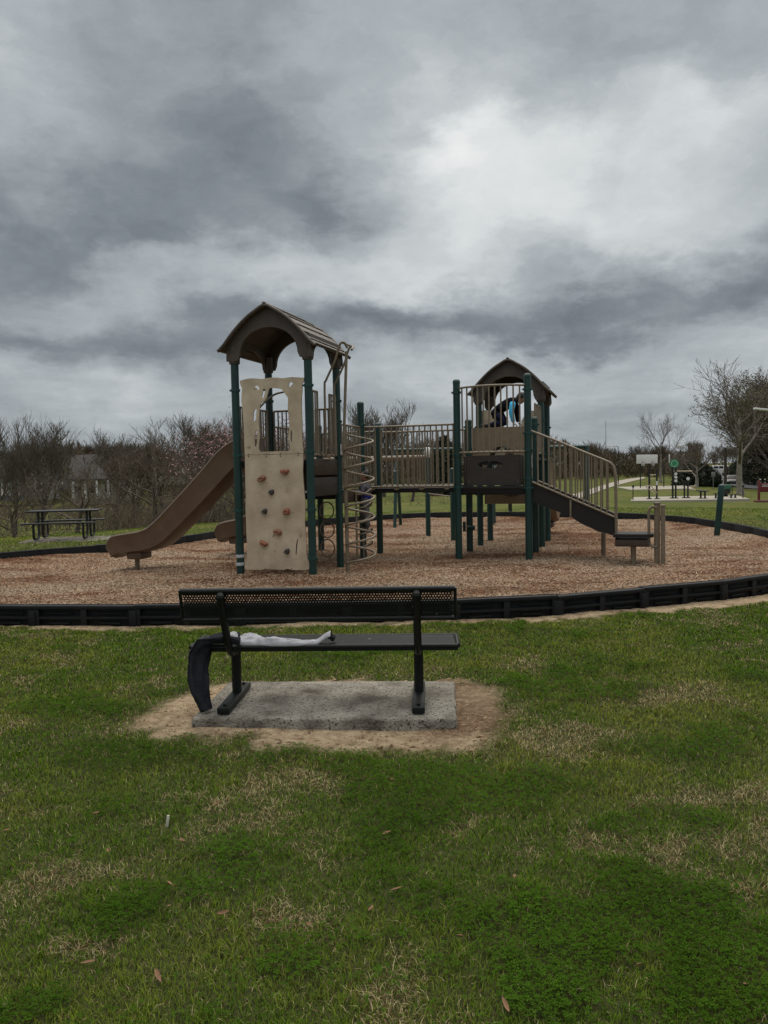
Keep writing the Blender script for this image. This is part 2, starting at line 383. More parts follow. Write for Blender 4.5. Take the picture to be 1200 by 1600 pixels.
def ground_mat():
    m = bpy.data.materials.new('lawn_ground'); m.use_nodes = True; nt = m.node_tree; N = nt.nodes; L = nt.links
    p = N['Principled BSDF']; p.inputs['Roughness'].default_value = .95; p.inputs['Specular IOR Level'].default_value = .15
    tc = N.new('ShaderNodeTexCoord'); at = N.new('ShaderNodeAttribute'); at.attribute_name = 'tint'
    sp = N.new('ShaderNodeSeparateColor'); L.new(at.outputs['Color'], sp.inputs[0])
    def nz(s, d=6, r=.6):
        n = N.new('ShaderNodeTexNoise'); n.inputs['Scale'].default_value = s; n.inputs['Detail'].default_value = d; n.inputs['Roughness'].default_value = r
        L.new(tc.outputs['Object'], n.inputs['Vector']); return n.outputs[0]
    def ramp(f, stops):
        r = N.new('ShaderNodeValToRGB'); L.new(f, r.inputs[0]); e = r.color_ramp.elements
        e[0].position, e[0].color = stops[0][0], (*stops[0][1], 1); e[1].position, e[1].color = stops[-1][0], (*stops[-1][1], 1)
        for q, c in stops[1:-1]: x = e.new(q); x.color = (*c, 1)
        return r.outputs[0]
    def mix(f, a, b, mode='MIX'):
        x = N.new('ShaderNodeMixRGB'); x.blend_type = mode
        for i, v in enumerate((f, a, b)):
            if isinstance(v, tuple): x.inputs[i].default_value = (*v, 1)
            elif isinstance(v, float): x.inputs[i].default_value = v
            else: L.new(v, x.inputs[i])
        return x.outputs[0]
    lawn = ramp(nz(.35, 8, .68), [(.30, (.048, .072, .010)), (.44, (.074, .098, .014)), (.56, (.118, .122, .028)), (.72, (.20, .165, .062))])
    lawn = mix(.85, lawn, ramp(nz(3.2, 9, .8), [(.34, (.40, .46, .4)), (.66, (1.35, 1.28, 1.2))]), 'MULTIPLY')
    soil = ramp(nz(30, 6, .7), [(.3, (.028, .034, .010)), (.55, (.055, .062, .020)), (.75, (.11, .10, .042))])
    base = mix(sp.outputs[1], lawn, soil)      # G: near lawn, where real blades stand on soil
    sand = ramp(nz(11, 11, .82), [(.36, (.11, .07, .04)), (.46, (.29, .21, .13)), (.60, (.46, .37, .24))])
    dark = ramp(nz(22, 10, .8), [(.36, (.055, .032, .018)), (.5, (.14, .088, .052)), (.64, (.27, .19, .12))])
    dirt = mix(sp.outputs[2], sand, dark)
    L.new(mix(sp.outputs[0], base, dirt), p.inputs['Base Color'])
    b = N.new('ShaderNodeBump'); b.inputs['Strength'].default_value = .8; b.inputs['Distance'].default_value = .03
    L.new(nz(28, 8, .7), b.inputs['Height']); L.new(b.outputs[0], p.inputs['Normal'])
    return m
def build_ground():
    def axis(lo, hi, step, far_lo, far_hi, g=1.09):
        a = list(np.arange(lo, hi+1e-6, step)); s = step
        while a[-1] < far_hi: s *= g; a.append(a[-1]+s)
        s = step; b = []; c = lo
        while c > far_lo: s *= g; c -= s; b.append(c)
        return np.array(b[::-1]+a)
    xs = axis(-5.5, 7.5, .055, -700, 700); ys = axis(2, 11, .055, -60, 1100, 1.07)
    X, Y = np.meshgrid(xs, ys); x = X.ravel(); y = Y.ravel(); z = H(x, y)
    near = (abs(x-1) < 12) & (y > 0) & (y < 30)
    dirt = np.zeros(len(x)); rd = np.full(len(x), 99.); 
    d_, c_, s_, r_ = masks(x[near], y[near]); dirt[near] = d_; rd[near] = r_
    z = z + np.where(near, (fbm(x*1.3, y*1.3)-.5)*.05*(y < 12), 0)
    z = z - np.where(near, -dirt*.012, 0) - np.where(rd < -.15, .08, 0)
    dk = np.clip(.85-polydist(x, y, DIRT_DARK)/.3, 0, 1)*near + (fbm(x*1.8, y*3)-.55)*1.2*near
    cols = np.stack([dirt, np.clip((26-y)/10, 0, 1)*(y > -5), np.clip(dk, 0, 1)], 1)
    nx, ny = len(xs), len(ys); i = np.arange(nx-1); j = np.arange(ny-1); I, J = np.meshgrid(i, j); k = (J*nx+I).ravel()
    q = np.stack([k, k+1, k+nx+1, k+nx], 1)
    o = newmesh('ground', np.stack([x, y, z], 1), q, cols, ground_mat()); o.data.shade_smooth()
    tag(o, 'grass lawn running from the camera to the far woods', kind='structure'); return o
build_ground()

def mulch_mat():
    m = bpy.data.materials.new('wood_mulch'); m.use_nodes = True; nt = m.node_tree; N = nt.nodes; L = nt.links
    p = N['Principled BSDF']; p.inputs['Roughness'].default_value = .95; p.inputs['Specular IOR Level'].default_value = .1
    tc = N.new('ShaderNodeTexCoord')
    mp = N.new('ShaderNodeMapping'); L.new(tc.outputs['Object'], mp.inputs[0]); mp.inputs['Scale'].default_value = (1, .6, 1)
    v = N.new('ShaderNodeTexVoronoi'); v.inputs['Scale'].default_value = 62; L.new(mp.outputs[0], v.inputs['Vector'])
    s = N.new('ShaderNodeSeparateColor'); L.new(v.outputs['Color'], s.inputs[0])
    r1 = N.new('ShaderNodeValToRGB'); L.new(s.outputs[0], r1.inputs[0]); e = r1.color_ramp.elements
    e[0].color = (.135, .080, .048, 1); e[1].color = (.54, .425, .31, 1); x = e.new(.55); x.color = (.305, .205, .135, 1)
    n = N.new('ShaderNodeTexNoise'); n.inputs['Scale'].default_value = .55; n.inputs['Detail'].default_value = 7; n.inputs['Roughness'].default_value = .62
    mp2 = N.new('ShaderNodeMapping'); L.new(tc.outputs['Object'], mp2.inputs[0]); mp2.inputs['Scale'].default_value = (.6, 1.5, 1); L.new(mp2.outputs[0], n.inputs['Vector'])
    r2 = N.new('ShaderNodeValToRGB'); L.new(n.outputs[0], r2.inputs[0]); e = r2.color_ramp.elements
    e[0].position = .41; e[0].color = (.50, .33, .25, 1); e[1].position = .60; e[1].color = (1.15, 1.2, 1.22, 1); x = e.new(.49); x.color = (.95, .85, .77, 1)
    mx = N.new('ShaderNodeMixRGB'); mx.blend_type = 'MULTIPLY'; mx.inputs[0].default_value = 1; L.new(r1.outputs[0], mx.inputs[1]); L.new(r2.outputs[0], mx.inputs[2])
    L.new(mx.outputs[0], p.inputs['Base Color'])
    b = N.new('ShaderNodeBump'); b.inputs['Strength'].default_value = 1; b.inputs['Distance'].default_value = .03
    L.new(v.outputs['Distance'], b.inputs['Height']); L.new(b.outputs[0], p.inputs['Normal'])
    return m
def MZ(x, y):
    z = .005+(fbm(x*.7, y*.7)-.5)*.12+(fbm(x*4, y*4)-.5)*.05
    for a, b, sx, sy, dd in ((-5.3, 14.3, .8, .6, .10), (-3.6, 16.4, .6, .5, .08), (3.95, 13.3, .7, .5, .10), (5.0, 13.2, .6, .5, .06), (.2, 15.9, .9, .5, .05), (-.4, 13.2, .8, .5, .06)):
        z = z-dd*np.exp(-((x-a)/sx)**2-((y-b)/sy)**2)+dd*.35*np.exp(-((x-a)/(sx*1.9))**2-((y-b)/(sy*1.9))**2)
    rd = polydist(x, y, ring_pts); return z+.07*np.exp(-(rd/.5)**2)
def build_mulch():
    n = len(ring_pts); cx, cy = 0.3, 16.5; K = 90; V = [(cx, cy)]
    for k in range(1, K+1):
        f = k/K
        for a, b in ring_pts: V.append((cx+(a-cx)*f, cy+(b-cy)*f))
    V = np.array(V); x, y = V[:, 0], V[:, 1]
    z = MZ(x, y)
    fs = []
    for k in range(K-1):
        a = 1+k*n+np.arange(n); b = 1+k*n+(np.arange(n)+1) % n; fs.append(np.stack([a, b, b+n, a+n], 1))
    q = np.vstack(fs)
    o = newmesh('mulch_bed', np.stack([x, y, z], 1), q, None, mulch_mat()); o.data.shade_smooth()
    bm = bmesh.new(); bm.from_mesh(o.data); bm.verts.ensure_lookup_table()
    for i in range(n): bm.faces.new([bm.verts[0], bm.verts[1+i], bm.verts[1+(i+1) % n]])
    bmesh.ops.recalc_face_normals(bm, faces=bm.faces[:]); bm.to_mesh(o.data); bm.free(); o.data.shade_smooth()
    tag(o, 'reddish brown wood chip bed under the play structure', kind='structure')
    # loose chips
    N = 150000; Yd = 8.7+17*np.random.rand(N)**1.9; X = (np.random.rand(N)-.5)*17
    rd = polydist(X, Yd, ring_pts); k = rd < -.12; X, Yd = X[k], Yd[k]; N = len(X)
    zz = MZ(X, Yd)+.006
    L_ = (.008+.016*np.random.rand(N)); Wd = .003+.004*np.random.rand(N); a = np.random.rand(N)*2*PI; ti = (np.random.rand(N)-.5)*.9; ro = (np.random.rand(N)-.5)*1.2
    ux = np.stack([np.cos(a)*np.cos(ti), np.sin(a)*np.cos(ti), np.sin(ti)], 1); wx = np.stack([-np.sin(a)*np.cos(ro), np.cos(a)*np.cos(ro), np.sin(ro)], 1)
    c = np.stack([X, Yd, zz+.5*L_*abs(np.sin(ti))], 1)
    vs = np.stack([c-ux*L_[:, None]-wx*Wd[:, None], c+ux*L_[:, None]-wx*Wd[:, None], c+ux*L_[:, None]+wx*Wd[:, None], c-ux*L_[:, None]+wx*Wd[:, None]], 1).reshape(-1, 3)
    t = np.random.rand(N, 1); colr = (1-t)*np.array([.17, .10, .060])+t*np.array([.53, .42, .305])
    patch = np.clip((fbm(X*.5, Yd*.9)-.35)*3, .0, 1)[:, None]; colr = colr*(.62+.38*patch)*np.array([1, 1, 1])
    o = newmesh('wood_chips', vs, np.arange(4*N).reshape(-1, 4), np.repeat(colr, 4, 0), tint_mat('loose_chip', .9))
    tag(o, 'loose wood chips scattered over the mulch bed', 'wood chips', kind='stuff')
def tint_mat(name, rough, trans=0):
    m = bpy.data.materials.new(name); m.use_nodes = True; nt = m.node_tree; p = nt.nodes['Principled BSDF']
    a = nt.nodes.new('ShaderNodeAttribute'); a.attribute_name = 'tint'; nt.links.new(a.outputs['Color'], p.inputs['Base Color'])
    p.inputs['Roughness'].default_value = 1.0; p.inputs['Specular IOR Level'].default_value = 0
    return m
build_mulch()

# ------------------------------------------------------------------ grass, clover
SLAB = [tuple(q) for q in [(-1.27,5.08),(.43,4.96),(.50,5.87),(-1.2,5.98)]]
def build_grass():
    def place(N, y0, y1, pw, wide=.56, extra=1.2):
        u = np.random.rand(N); Y = (y0**pw+(y1**pw-y0**pw)*u)**(1/pw) if pw != 0 else y0*(y1/y0)**u
        X = (np.random.rand(N)*2-1)*(wide*Y+extra); return X, Y
    VS = []; FS = []; CS = []; off = 0
    for N, y0, y1, pw, hs, far in ((690000, 1.9, 9.8, .35, 1.0, 0), (135000, 9.0, 34, .2, 1.5, 1)):
        X, Y = place(N, y0, y1, pw, .56 if not far else .62, 2.0 if not far else 2.0)
        d, c, s, rd = masks(X, Y)
        keep = (np.random.rand(N) > np.clip(d*1.3-.1, 0, 1)*.985) & (rd > .05) & (polydist(X, Y, SLAB) > .02)
        keep &= np.random.rand(N) > .35*c
        X, Y, d, c, s = X[keep], Y[keep], d[keep], c[keep], s[keep]; N = len(X)
        sc = np.clip(Y/4.5, .75, 3.2)
        tuft = fbm(X*9, Y*9, 2); h = (.012+.019*np.random.rand(N)+.022*np.clip(tuft-.5, 0, 1)*2)*hs*np.where(far, 1.0, 1)*(1-.4*d)
        w = (.0011+.0011*np.random.rand(N))*sc*(1.5 if far else 1)
        isst = np.random.rand(N) < np.clip(.08+.85*s, 0, .85)
        h = np.where(isst, h*.72+.004, h); w = np.where(isst, w*.8, w)
        a = np.random.rand(N)*2*PI; lean = np.where(isst, .5+1.3*np.random.rand(N), .15+.9*np.random.rand(N))
        dx, dy = np.cos(a), np.sin(a); b2 = a+PI/2+(np.random.rand(N)-.5); wx, wy = np.cos(b2), np.sin(b2)
        z0 = H(X, Y)+(fbm(X*1.3, Y*1.3)-.5)*.05*(Y < 12)-.004
        P = lambda t, up: np.stack([X+dx*h*lean*t, Y+dy*h*lean*t, z0+h*up], 1)
        Wv = np.stack([wx*w, wy*w, np.zeros(N)], 1)
        B0, M0, T0 = P(0, 0), P(.35, .6), P(1.0, .98-.25*np.clip(lean-.6, 0, 1))
        vs = np.stack([B0-Wv, B0+Wv, M0-Wv*.8, M0+Wv*.8, T0], 1).reshape(-1, 3)
        k = np.arange(N)*5+off
        fs = np.stack([k, k+1, k+3, k, k+3, k+2, k+2, k+3, k+4], 1).reshape(-1, 3)
        yl = fbm(X*.9+7, Y*.9+3, 4)[:, None]; r = np.random.rand(N, 1)
        g = (1-r)*np.array([.055, .115, .008])+r*np.array([.135, .215, .020])
        yel = np.array([.26, .265, .045]); k2 = np.clip((yl-.44)*4.5, 0, .8)*(.55+.45*np.clip((Y[:, None]-2)/3.5, 0, 1))*(.4+.6*np.random.rand(N, 1)); g = g*(1-k2)+yel*k2
        stc = (1-r)*np.array([.24, .185, .085])+r*np.array([.52, .44, .25])
        brn = np.random.rand(N, 1) < .35; stc = np.where(brn, np.array([.15, .085, .045])*(.7+.6*r), stc)
        col = np.where(isst[:, None], stc, g)
        VS.append(vs); FS.append(fs); CS.append(np.repeat(col, 5, 0)); off += 5*N
    o = newmesh('grass', np.vstack(VS), np.vstack(FS), np.vstack(CS), tint_mat('grass_blade', .6))
    tag(o, 'short green lawn grass mixed with pale straw blades', 'grass', kind='stuff')
    # clover
    N = 330000; X, Y = place(N, 1.9, 9.6, .45, .56, 1.0); d, c, s, rd = masks(X, Y)
    keep = (np.random.rand(N) < c*.95+.03) & (d < .3) & (rd > .1) & (polydist(X, Y, SLAB) > .03); X, Y, c = X[keep], Y[keep], c[keep]; N = len(X)
    z = H(X, Y)+(fbm(X*1.3, Y*1.3)-.5)*.05+.010+(.010+.016*np.random.rand(N))*(.5+.7*c)+.012*fbm(X*6, Y*6, 2)
    rad = (.0026+.0058*np.random.rand(N)**1.3)*np.clip(Y/5, .9, 1.7); a0 = np.random.rand(N)*2*PI
    tint = (.75+.55*np.random.rand(N, 1))*np.array([.034, .072, .007])*(1+.5*(fbm(X*2, Y*2, 3)[:, None]-.5))
    VS = []; CS = []
    tx = (np.random.rand(N)-.5)*.7; ty = (np.random.rand(N)-.5)*.7
    for k in range(3):
        a = a0+k*2*PI/3; ca, sa = np.cos(a), np.sin(a)
        for r_, s_, dz in ((.08, 0, 0), (.9, -.62, .25), (1.5, -.42, .15), (1.35, 0, .05), (1.5, .42, .15), (.9, .62, .25)):
            ox = rad*(r_*ca-s_*sa); oy = rad*(r_*sa+s_*ca); VS.append(np.stack([X+ox, Y+oy, z+rad*dz+ox*tx+oy*ty], 1)); CS.append(tint)
    V = np.stack(VS, 1).reshape(-1, 3); C_ = np.stack(CS, 1).reshape(-1, 3)
    o = newmesh('clover', V, np.arange(len(V)).reshape(-1, 6), C_, tint_mat('clover_leaf', .5))
    tag(o, 'dark green clover patches growing in the lawn', 'clover', kind='stuff')
build_grass()
def build_clods():
    N = 9000; X = np.random.uniform(-2.2, 1.3, N); Y = np.random.uniform(4.5, 6.5, N); d, c, s_, rd = masks(X, Y)
    k = (d > .3) & (polydist(X, Y, SLAB) > .01) & (fbm(X*3, Y*3, 3)+.25*np.random.rand(N) > .55); X, Y = X[k], Y[k]; N = len(X); z = H(X, Y)+(fbm(X*1.3, Y*1.3)-.5)*.05+.012
    r_ = .0025+.006*np.random.rand(N)**3; el = np.where(np.random.rand(N) < .3, 3.5, 1.2); a = np.random.rand(N)*6.28
    P = []
    for q in range(5): t = a+q*2*PI/5; ox, oy = np.cos(q*2*PI/5)*r_*el, np.sin(q*2*PI/5)*r_; P.append(np.stack([X+ox*np.cos(a)-oy*np.sin(a), Y+ox*np.sin(a)+oy*np.cos(a), z+0*X], 1))
    P.append(np.stack([X, Y, z+r_*1.1], 1)); V = np.stack(P, 1).reshape(-1, 3); b = np.arange(N)*6
    F = np.concatenate([np.stack([b+q, b+(q+1) % 5, b+5], 1) for q in range(5)]); t = np.random.rand(N, 1); C_ = (1-t)*np.array([.07, .042, .025])+t*np.array([.36, .26, .16])
    o = newmesh('soil_crumbs', V, F, np.repeat(C_, 6, 0), tint_mat('soil_crumb', .9)); tag(o, 'small soil crumbs and twigs on the bare ground round the slab', 'soil crumbs', kind='stuff')
build_clods()

# ------------------------------------------------------------------ roads, paths, pads
def ribbon(name, left, right, m, lift, label, n=40):
    """sheet draped on the terrain between two world polylines"""
    Lp = spline([(a, b, 0) for a, b in left], n//(len(left)-1)); Rp = spline([(a, b, 0) for a, b in right], n//(len(right)-1))
    mb = MB(); vs = []; K = 8
    for a, b in zip(Lp, Rp):
        for k in range(K+1):
            q = a.lerp(b, k/K); vs.append((q.x, q.y, Hf(q.x, q.y)+lift))
    fs = [(i*(K+1)+k, i*(K+1)+k+1, (i+1)*(K+1)+k+1, (i+1)*(K+1)+k) for i in range(len(Lp)-1) for k in range(K)]
    mb.add(vs, fs); o = mb.build(name, m); tag(o, label, kind='structure'); return o
def w2(px, Y): p = atY(px, 740, Y); return (p.x, Y)
def ground_hit(px, py):
    d = ray(px, py); t = 5.0
    while t < 900:
        p = Vector((0, 0, EYE))+d*t
        if p.z < Hf(p.x, p.y): return (p.x, p.y)
        t += .15+t*.004
    return (p.x, p.y)
# footpath on the right: from behind the stairs back to the court
ribbon('footpath', [ground_hit(*q) for q in ((884,776),(925,764),(965,752),(1005,745.5))], [ground_hit(*q) for q in ((895,782),(940,767),(975,756),(1010,747.5))], M_concpale, .06, 'pale concrete footpath curving back towards the basketball court')
ribbon('footpath', [(-75, 104), (-50, 106), (-25, 112), (0, 125)], [(-75, 106.5), (-50, 108.5), (-25, 114.5), (0, 127)], M_concpale, .08, 'far footpath crossing the low meadow behind the bare trees')
ribbon('road', [w2(1420, 84), w2(1290, 90), w2(1200, 97), w2(1150, 104), w2(1118, 114), w2(1109, 135), w2(1109, 175), w2(1112, 235)], [w2(1460, 104), w2(1330, 110), w2(1235, 118), w2(1185, 128), w2(1152, 142), w2(1136, 160), w2(1130, 190), w2(1128, 240)], M_asph, .12, 'grey asphalt road bending away at the right edge', 63)
ribbon('pavement', [w2(1470, 108), w2(1335, 114), w2(1240, 122), w2(1192, 132), w2(1158, 146), w2(1140, 164), w2(1133, 193), w2(1131, 240)], [w2(1475, 111.5), w2(1340, 117.5), w2(1246, 126), w2(1198, 136), w2(1164, 150), w2(1146, 168), w2(1137, 196), w2(1134, 241)], M_concpale, .22, 'pale pavement along the far side of the road', 63)
def pad(corners, label, h=.10):
    mb = MB(); zs = max(Hf(*c) for c in corners)+h
    mb.prism([tuple(c) for c in corners], lambda a, b: (a, b, zs-.35), (0, 0, .35)); o = mb.build('concrete_pad', M_concpale); tag(o, label, kind='structure'); return zs
PZ = pad([w2(985, 51), w2(1172, 50.5), w2(1150, 56.5), w2(990, 57)], 'pale concrete pad under the fitness equipment', .05)
CZ = pad([w2(985, 82), w2(1085, 82), w2(1070, 94), w2(962, 94)], 'pale concrete basketball court behind the fitness pad', .04)

# ------------------------------------------------------------------ bench and its slab
def build_bench_area():
    mb = MB(); pts = [Vector((*q, 0)) for q in SLAB]
    rim = []
    random.seed(5)
    for i in range(4):
        a, b = pts[i], pts[(i+1) % 4]
        for k in range(14):
            q = a.lerp(b, k/14); q += Vector((random.uniform(-.006, .006), random.uniform(-.006, .006), 0)); rim.append(q)
    cen = sum(pts, Vector())/4
    def ringz(inset, z): return [Vector((q.x+(cen.x-q.x)*inset, q.y+(cen.y-q.y)*inset, z+random.uniform(-.002, .002))) for q in rim]
    mb.strip([ringz(0, -.12), ringz(0, .058), ringz(.006, .070), ringz(.02, .076)])
    s = mb.build('concrete_slab', M_conc, angle=50); tag(s, 'worn concrete slab under the black bench', 'slab')
    yaw = R(-3.2); base = Vector((-.42, 5.16, 0))
    t = thing('park_bench', 'black perforated metal bench with chipped paint, seen from behind', 'bench', (-.42, 5.42, .083), yaw)
    # local: x along the bench, y away from camera; seat in front (further), back near the camera
    def perforated(L, Hh, pitch, hole):
        """plate of L x Hh in local (u,v) built of staggered hexagonal cells with real holes"""
        vs = []; fs = []; r = pitch/math.sqrt(3); nu = int(L/pitch); nv = int(Hh/(1.5*r))
        for j in range(nv):
            for i in range(nu):
                cu = -L/2+pitch*(i+.5+(j % 2)*.5); cv = r+1.5*r*j
                if cu+pitch/2 > L/2+1e-4: continue
                k = len(vs)
                for q in range(6):
                    a = PI/6+q*PI/3; vs.append((cu+r*math.cos(a), cv+r*math.sin(a)))
                for q in range(6):
                    a = PI/6+q*PI/3; vs.append((cu+hole*math.cos(a), cv+hole*math.sin(a)))
                for q in range(6): fs.append((k+q, k+(q+1) % 6, k+6+(q+1) % 6, k+6+q))
        return vs, fs, r+1.5*r*(nv-1)+r
    # backrest
    L = 1.80
    OX = -.012; vs, fs, hh = perforated(L-.03, .178, .0185, .0056)
    mb = MB(); til = .22
    def B(u, v, w=0): return (u+OX, -.245+(.0-v)*til*-.0 - v*til + w, .60+v)
    for w in (0, .004): mb.add([B(u, v+.016, w) for u, v in vs], fs)
    bk = mb.build('backrest', M_benchmesh, t, smooth=False)
    mb = MB()
    for v, q in ((0.006, .015), (.203, .020)): mb.tube([B(-L/2+.008, v), B(L/2-.008, v)], q, 12)
    for u in (-L/2+.006, L/2-.006): mb.tube([B(u, .0), B(u, .21)], .011, 8)
    for u in (-.64, .64): mb.box((u, -.262, .70), (.05, .012, .16), Matrix.Rotation(til, 3, 'X'))
    mb.build('backrest_frame', M_bench, t)
    # seat
    SL = 1.80; vs, fs, hh = perforated(SL-.03, .30, .0200, .0058)
    mb = MB(); 
    for w in (0, -.004): mb.add([(u, -.105+v, .405+w) for u, v in vs], fs)
    mb.build('seat', M_benchmesh, t, smooth=False)
    mb = MB()
    for y in (-.115, .215): mb.tube([(-SL/2, y, .395), (SL/2, y, .395)], .0155, 10); mb.box((0, y, .380), (SL, .012, .03))
    for x in (-SL/2, SL/2): mb.tube([(x, -.115, .395), (x, .215, .395)], .0155, 10)
    mb.build('seat_frame', M_bench, t)
    for sx in (-1, 1):
        x = sx*.635
        mb = MB(); mb.tube([(x, .06, .0), (x, .06, .33)], .033, 14)
        mb.build('leg', M_bench, t)
        mb = MB(); mb.tube(spline([(x, .06, .30), (x, .02, .335), (x, -.06, .345), (x, -.125, .40), (x, -.185, .50), (x, -.245, .61), (x, -.308, .755), (x, -.314, .772)], 5), .026, 12)
        mb.tube([(x, -.314, .772), (x, -.316, .780)], [.029, .024], 12)
        mb.build('back_support', M_bench, t)
        mb = MB(); mb.tube(spline([(x, .06, .30), (x, .10, .35), (x, .19, .378)], 4), .024, 10); mb.build('seat_brace', M_bench, t)
        mb = MB(); mb.box((x, -.01, .022), (.082, .64, .042), ch=.006)
        for y in (-.28, .26): mb.tube([(x, y, .04), (x, y, .056)], .012, 8)
        mb.build('foot_plate', M_bench, t)
    # garment on the seat
    def M2(px, py, z): return atZ(px, py, z)
    g = thing('jacket', 'charcoal jacket with light grey lining, draped over the bench seat end', 'jacket', (-1.15, 5.42, .49))
    def W3(p): return (p[0]+1.15, p[1]-5.42, p[2]-.49)
    # hanging charcoal sleeve/body: thick tapering cloth over the left end of the seat
    prof = [(-1.00,5.40,.520,.20,.035),(-1.09,5.38,.540,.21,.045),(-1.17,5.35,.532,.20,.048),(-1.225,5.32,.490,.19,.048),(-1.252,5.29,.43,.185,.044),(-1.257,5.26,.36,.180,.042),(-1.250,5.23,.29,.165,.038),(-1.236,5.21,.22,.140,.032),(-1.212,5.19,.155,.11,.026),(-1.19,5.18,.096,.075,.018)]
    secs = []; P = [Vector(q[:3]) for q in prof]
    for i, q in enumerate(prof):
        tdir = (P[min(i+1, len(P)-1)]-P[max(i-1, 0)]).normalized(); side = Vector((.25, .97, 0)) if i < 3 else Vector((.62, .78, 0))
        side = (side-tdir*side.dot(tdir)).normalized(); nn = tdir.cross(side).normalized()
        secs.append([Vector(W3(P[i]))+side*q[3]*.5*math.cos(a)+nn*(q[4]*.5*math.sin(a)+.009*math.sin(a*3+i*.9)+.007*math.sin(a*7-i*.5)+.006*math.sin(i*2.1+a)) for a in [2*PI*k/44 for k in range(44)]])
    secs2 = []
    for i in range(len(secs)-1):
        for f in (0, .33, .66): secs2.append([secs[i][k].lerp(secs[i+1][k], f)+Vector((0, .004*math.sin(i*9+f*7+k*.5), 0)) for k in range(44)])
    secs2.append(secs[-1])
    mb = MB(); mb.strip(secs2); mb.build('body', M_coat, g, angle=80)
    # pale lining: crumpled sheet with folds, then a flat sleeve ending in a raised cuff
    NU, NV = 110, 26; vs = []
    for i in range(NU+1):
        u = i/NU; xx = -1.085+.70*u
        wid = .22*(1-.52*smooth(min(1, max(0, (u-.25)/.2))))*(1-.25*u)
        for j in range(NV+1):
            v = j/NV; prof_ = math.sin(PI*v)**.6
            cr = (.009*math.sin(u*38+v*5+4*float(fbm(u*4, v*2, 2)))+.011*math.sin(u*21-v*7+5*float(fbm(u*3+9, v*3, 2))))*max(0, 1-u*1.8)+(float(fbm(u*9, v*3, 2))-.5)*.026+(float(fbm(u*19+3, v*6+u*8, 3))-.5)*.060*max(0, 1-u*1.5)
            hgt = (.040*(1-u*.9)+.014)*prof_ + cr*prof_
            lift = .055*smooth(max(0, (u-.86)/.14))
            yy = 5.30+wid*v+.03*math.sin(u*7)*(1-u)+.01
            vs.append(W3((xx+lift*.15, yy, .492+max(hgt, .002)+lift)))
    n0 = len(vs); vs += [Vector(q)-Vector((0, 0, .008)) for q in vs]
    fs = [(i*(NV+1)+j, i*(NV+1)+j+1, (i+1)*(NV+1)+j+1, (i+1)*(NV+1)+j) for i in range(NU) for j in range(NV)]
    fs += [tuple(q+n0 for q in reversed(f)) for f in fs]
    for i in range(NU):
        for j in (0, NV): a = i*(NV+1)+j; b = a+NV+1; fs.append((a, b, b+n0, a+n0))
    for j in range(NV):
        for i in (0, NU): a = i*(NV+1)+j; fs.append((a, a+1, a+1+n0, a+n0))
    mb = MB(); mb.add(vs, fs); lin = mb.build('lining', M_lining, g, angle=80)
    mb = MB(); c0 = Vector(W3((-.385, 5.36, .545)))
    mb.tube([c0+Vector((0, -.045, -.01)), c0+Vector((.004, 0, .008)), c0+Vector((0, .05, -.01))], [.012, .017, .012], 10)
    mb.tube([c0+Vector((.022, -.04, -.022)), c0+Vector((.024, .045, -.022))], .016, 8)
    mb.build('cuff', M_coat, g, angle=80)
build_bench_area()

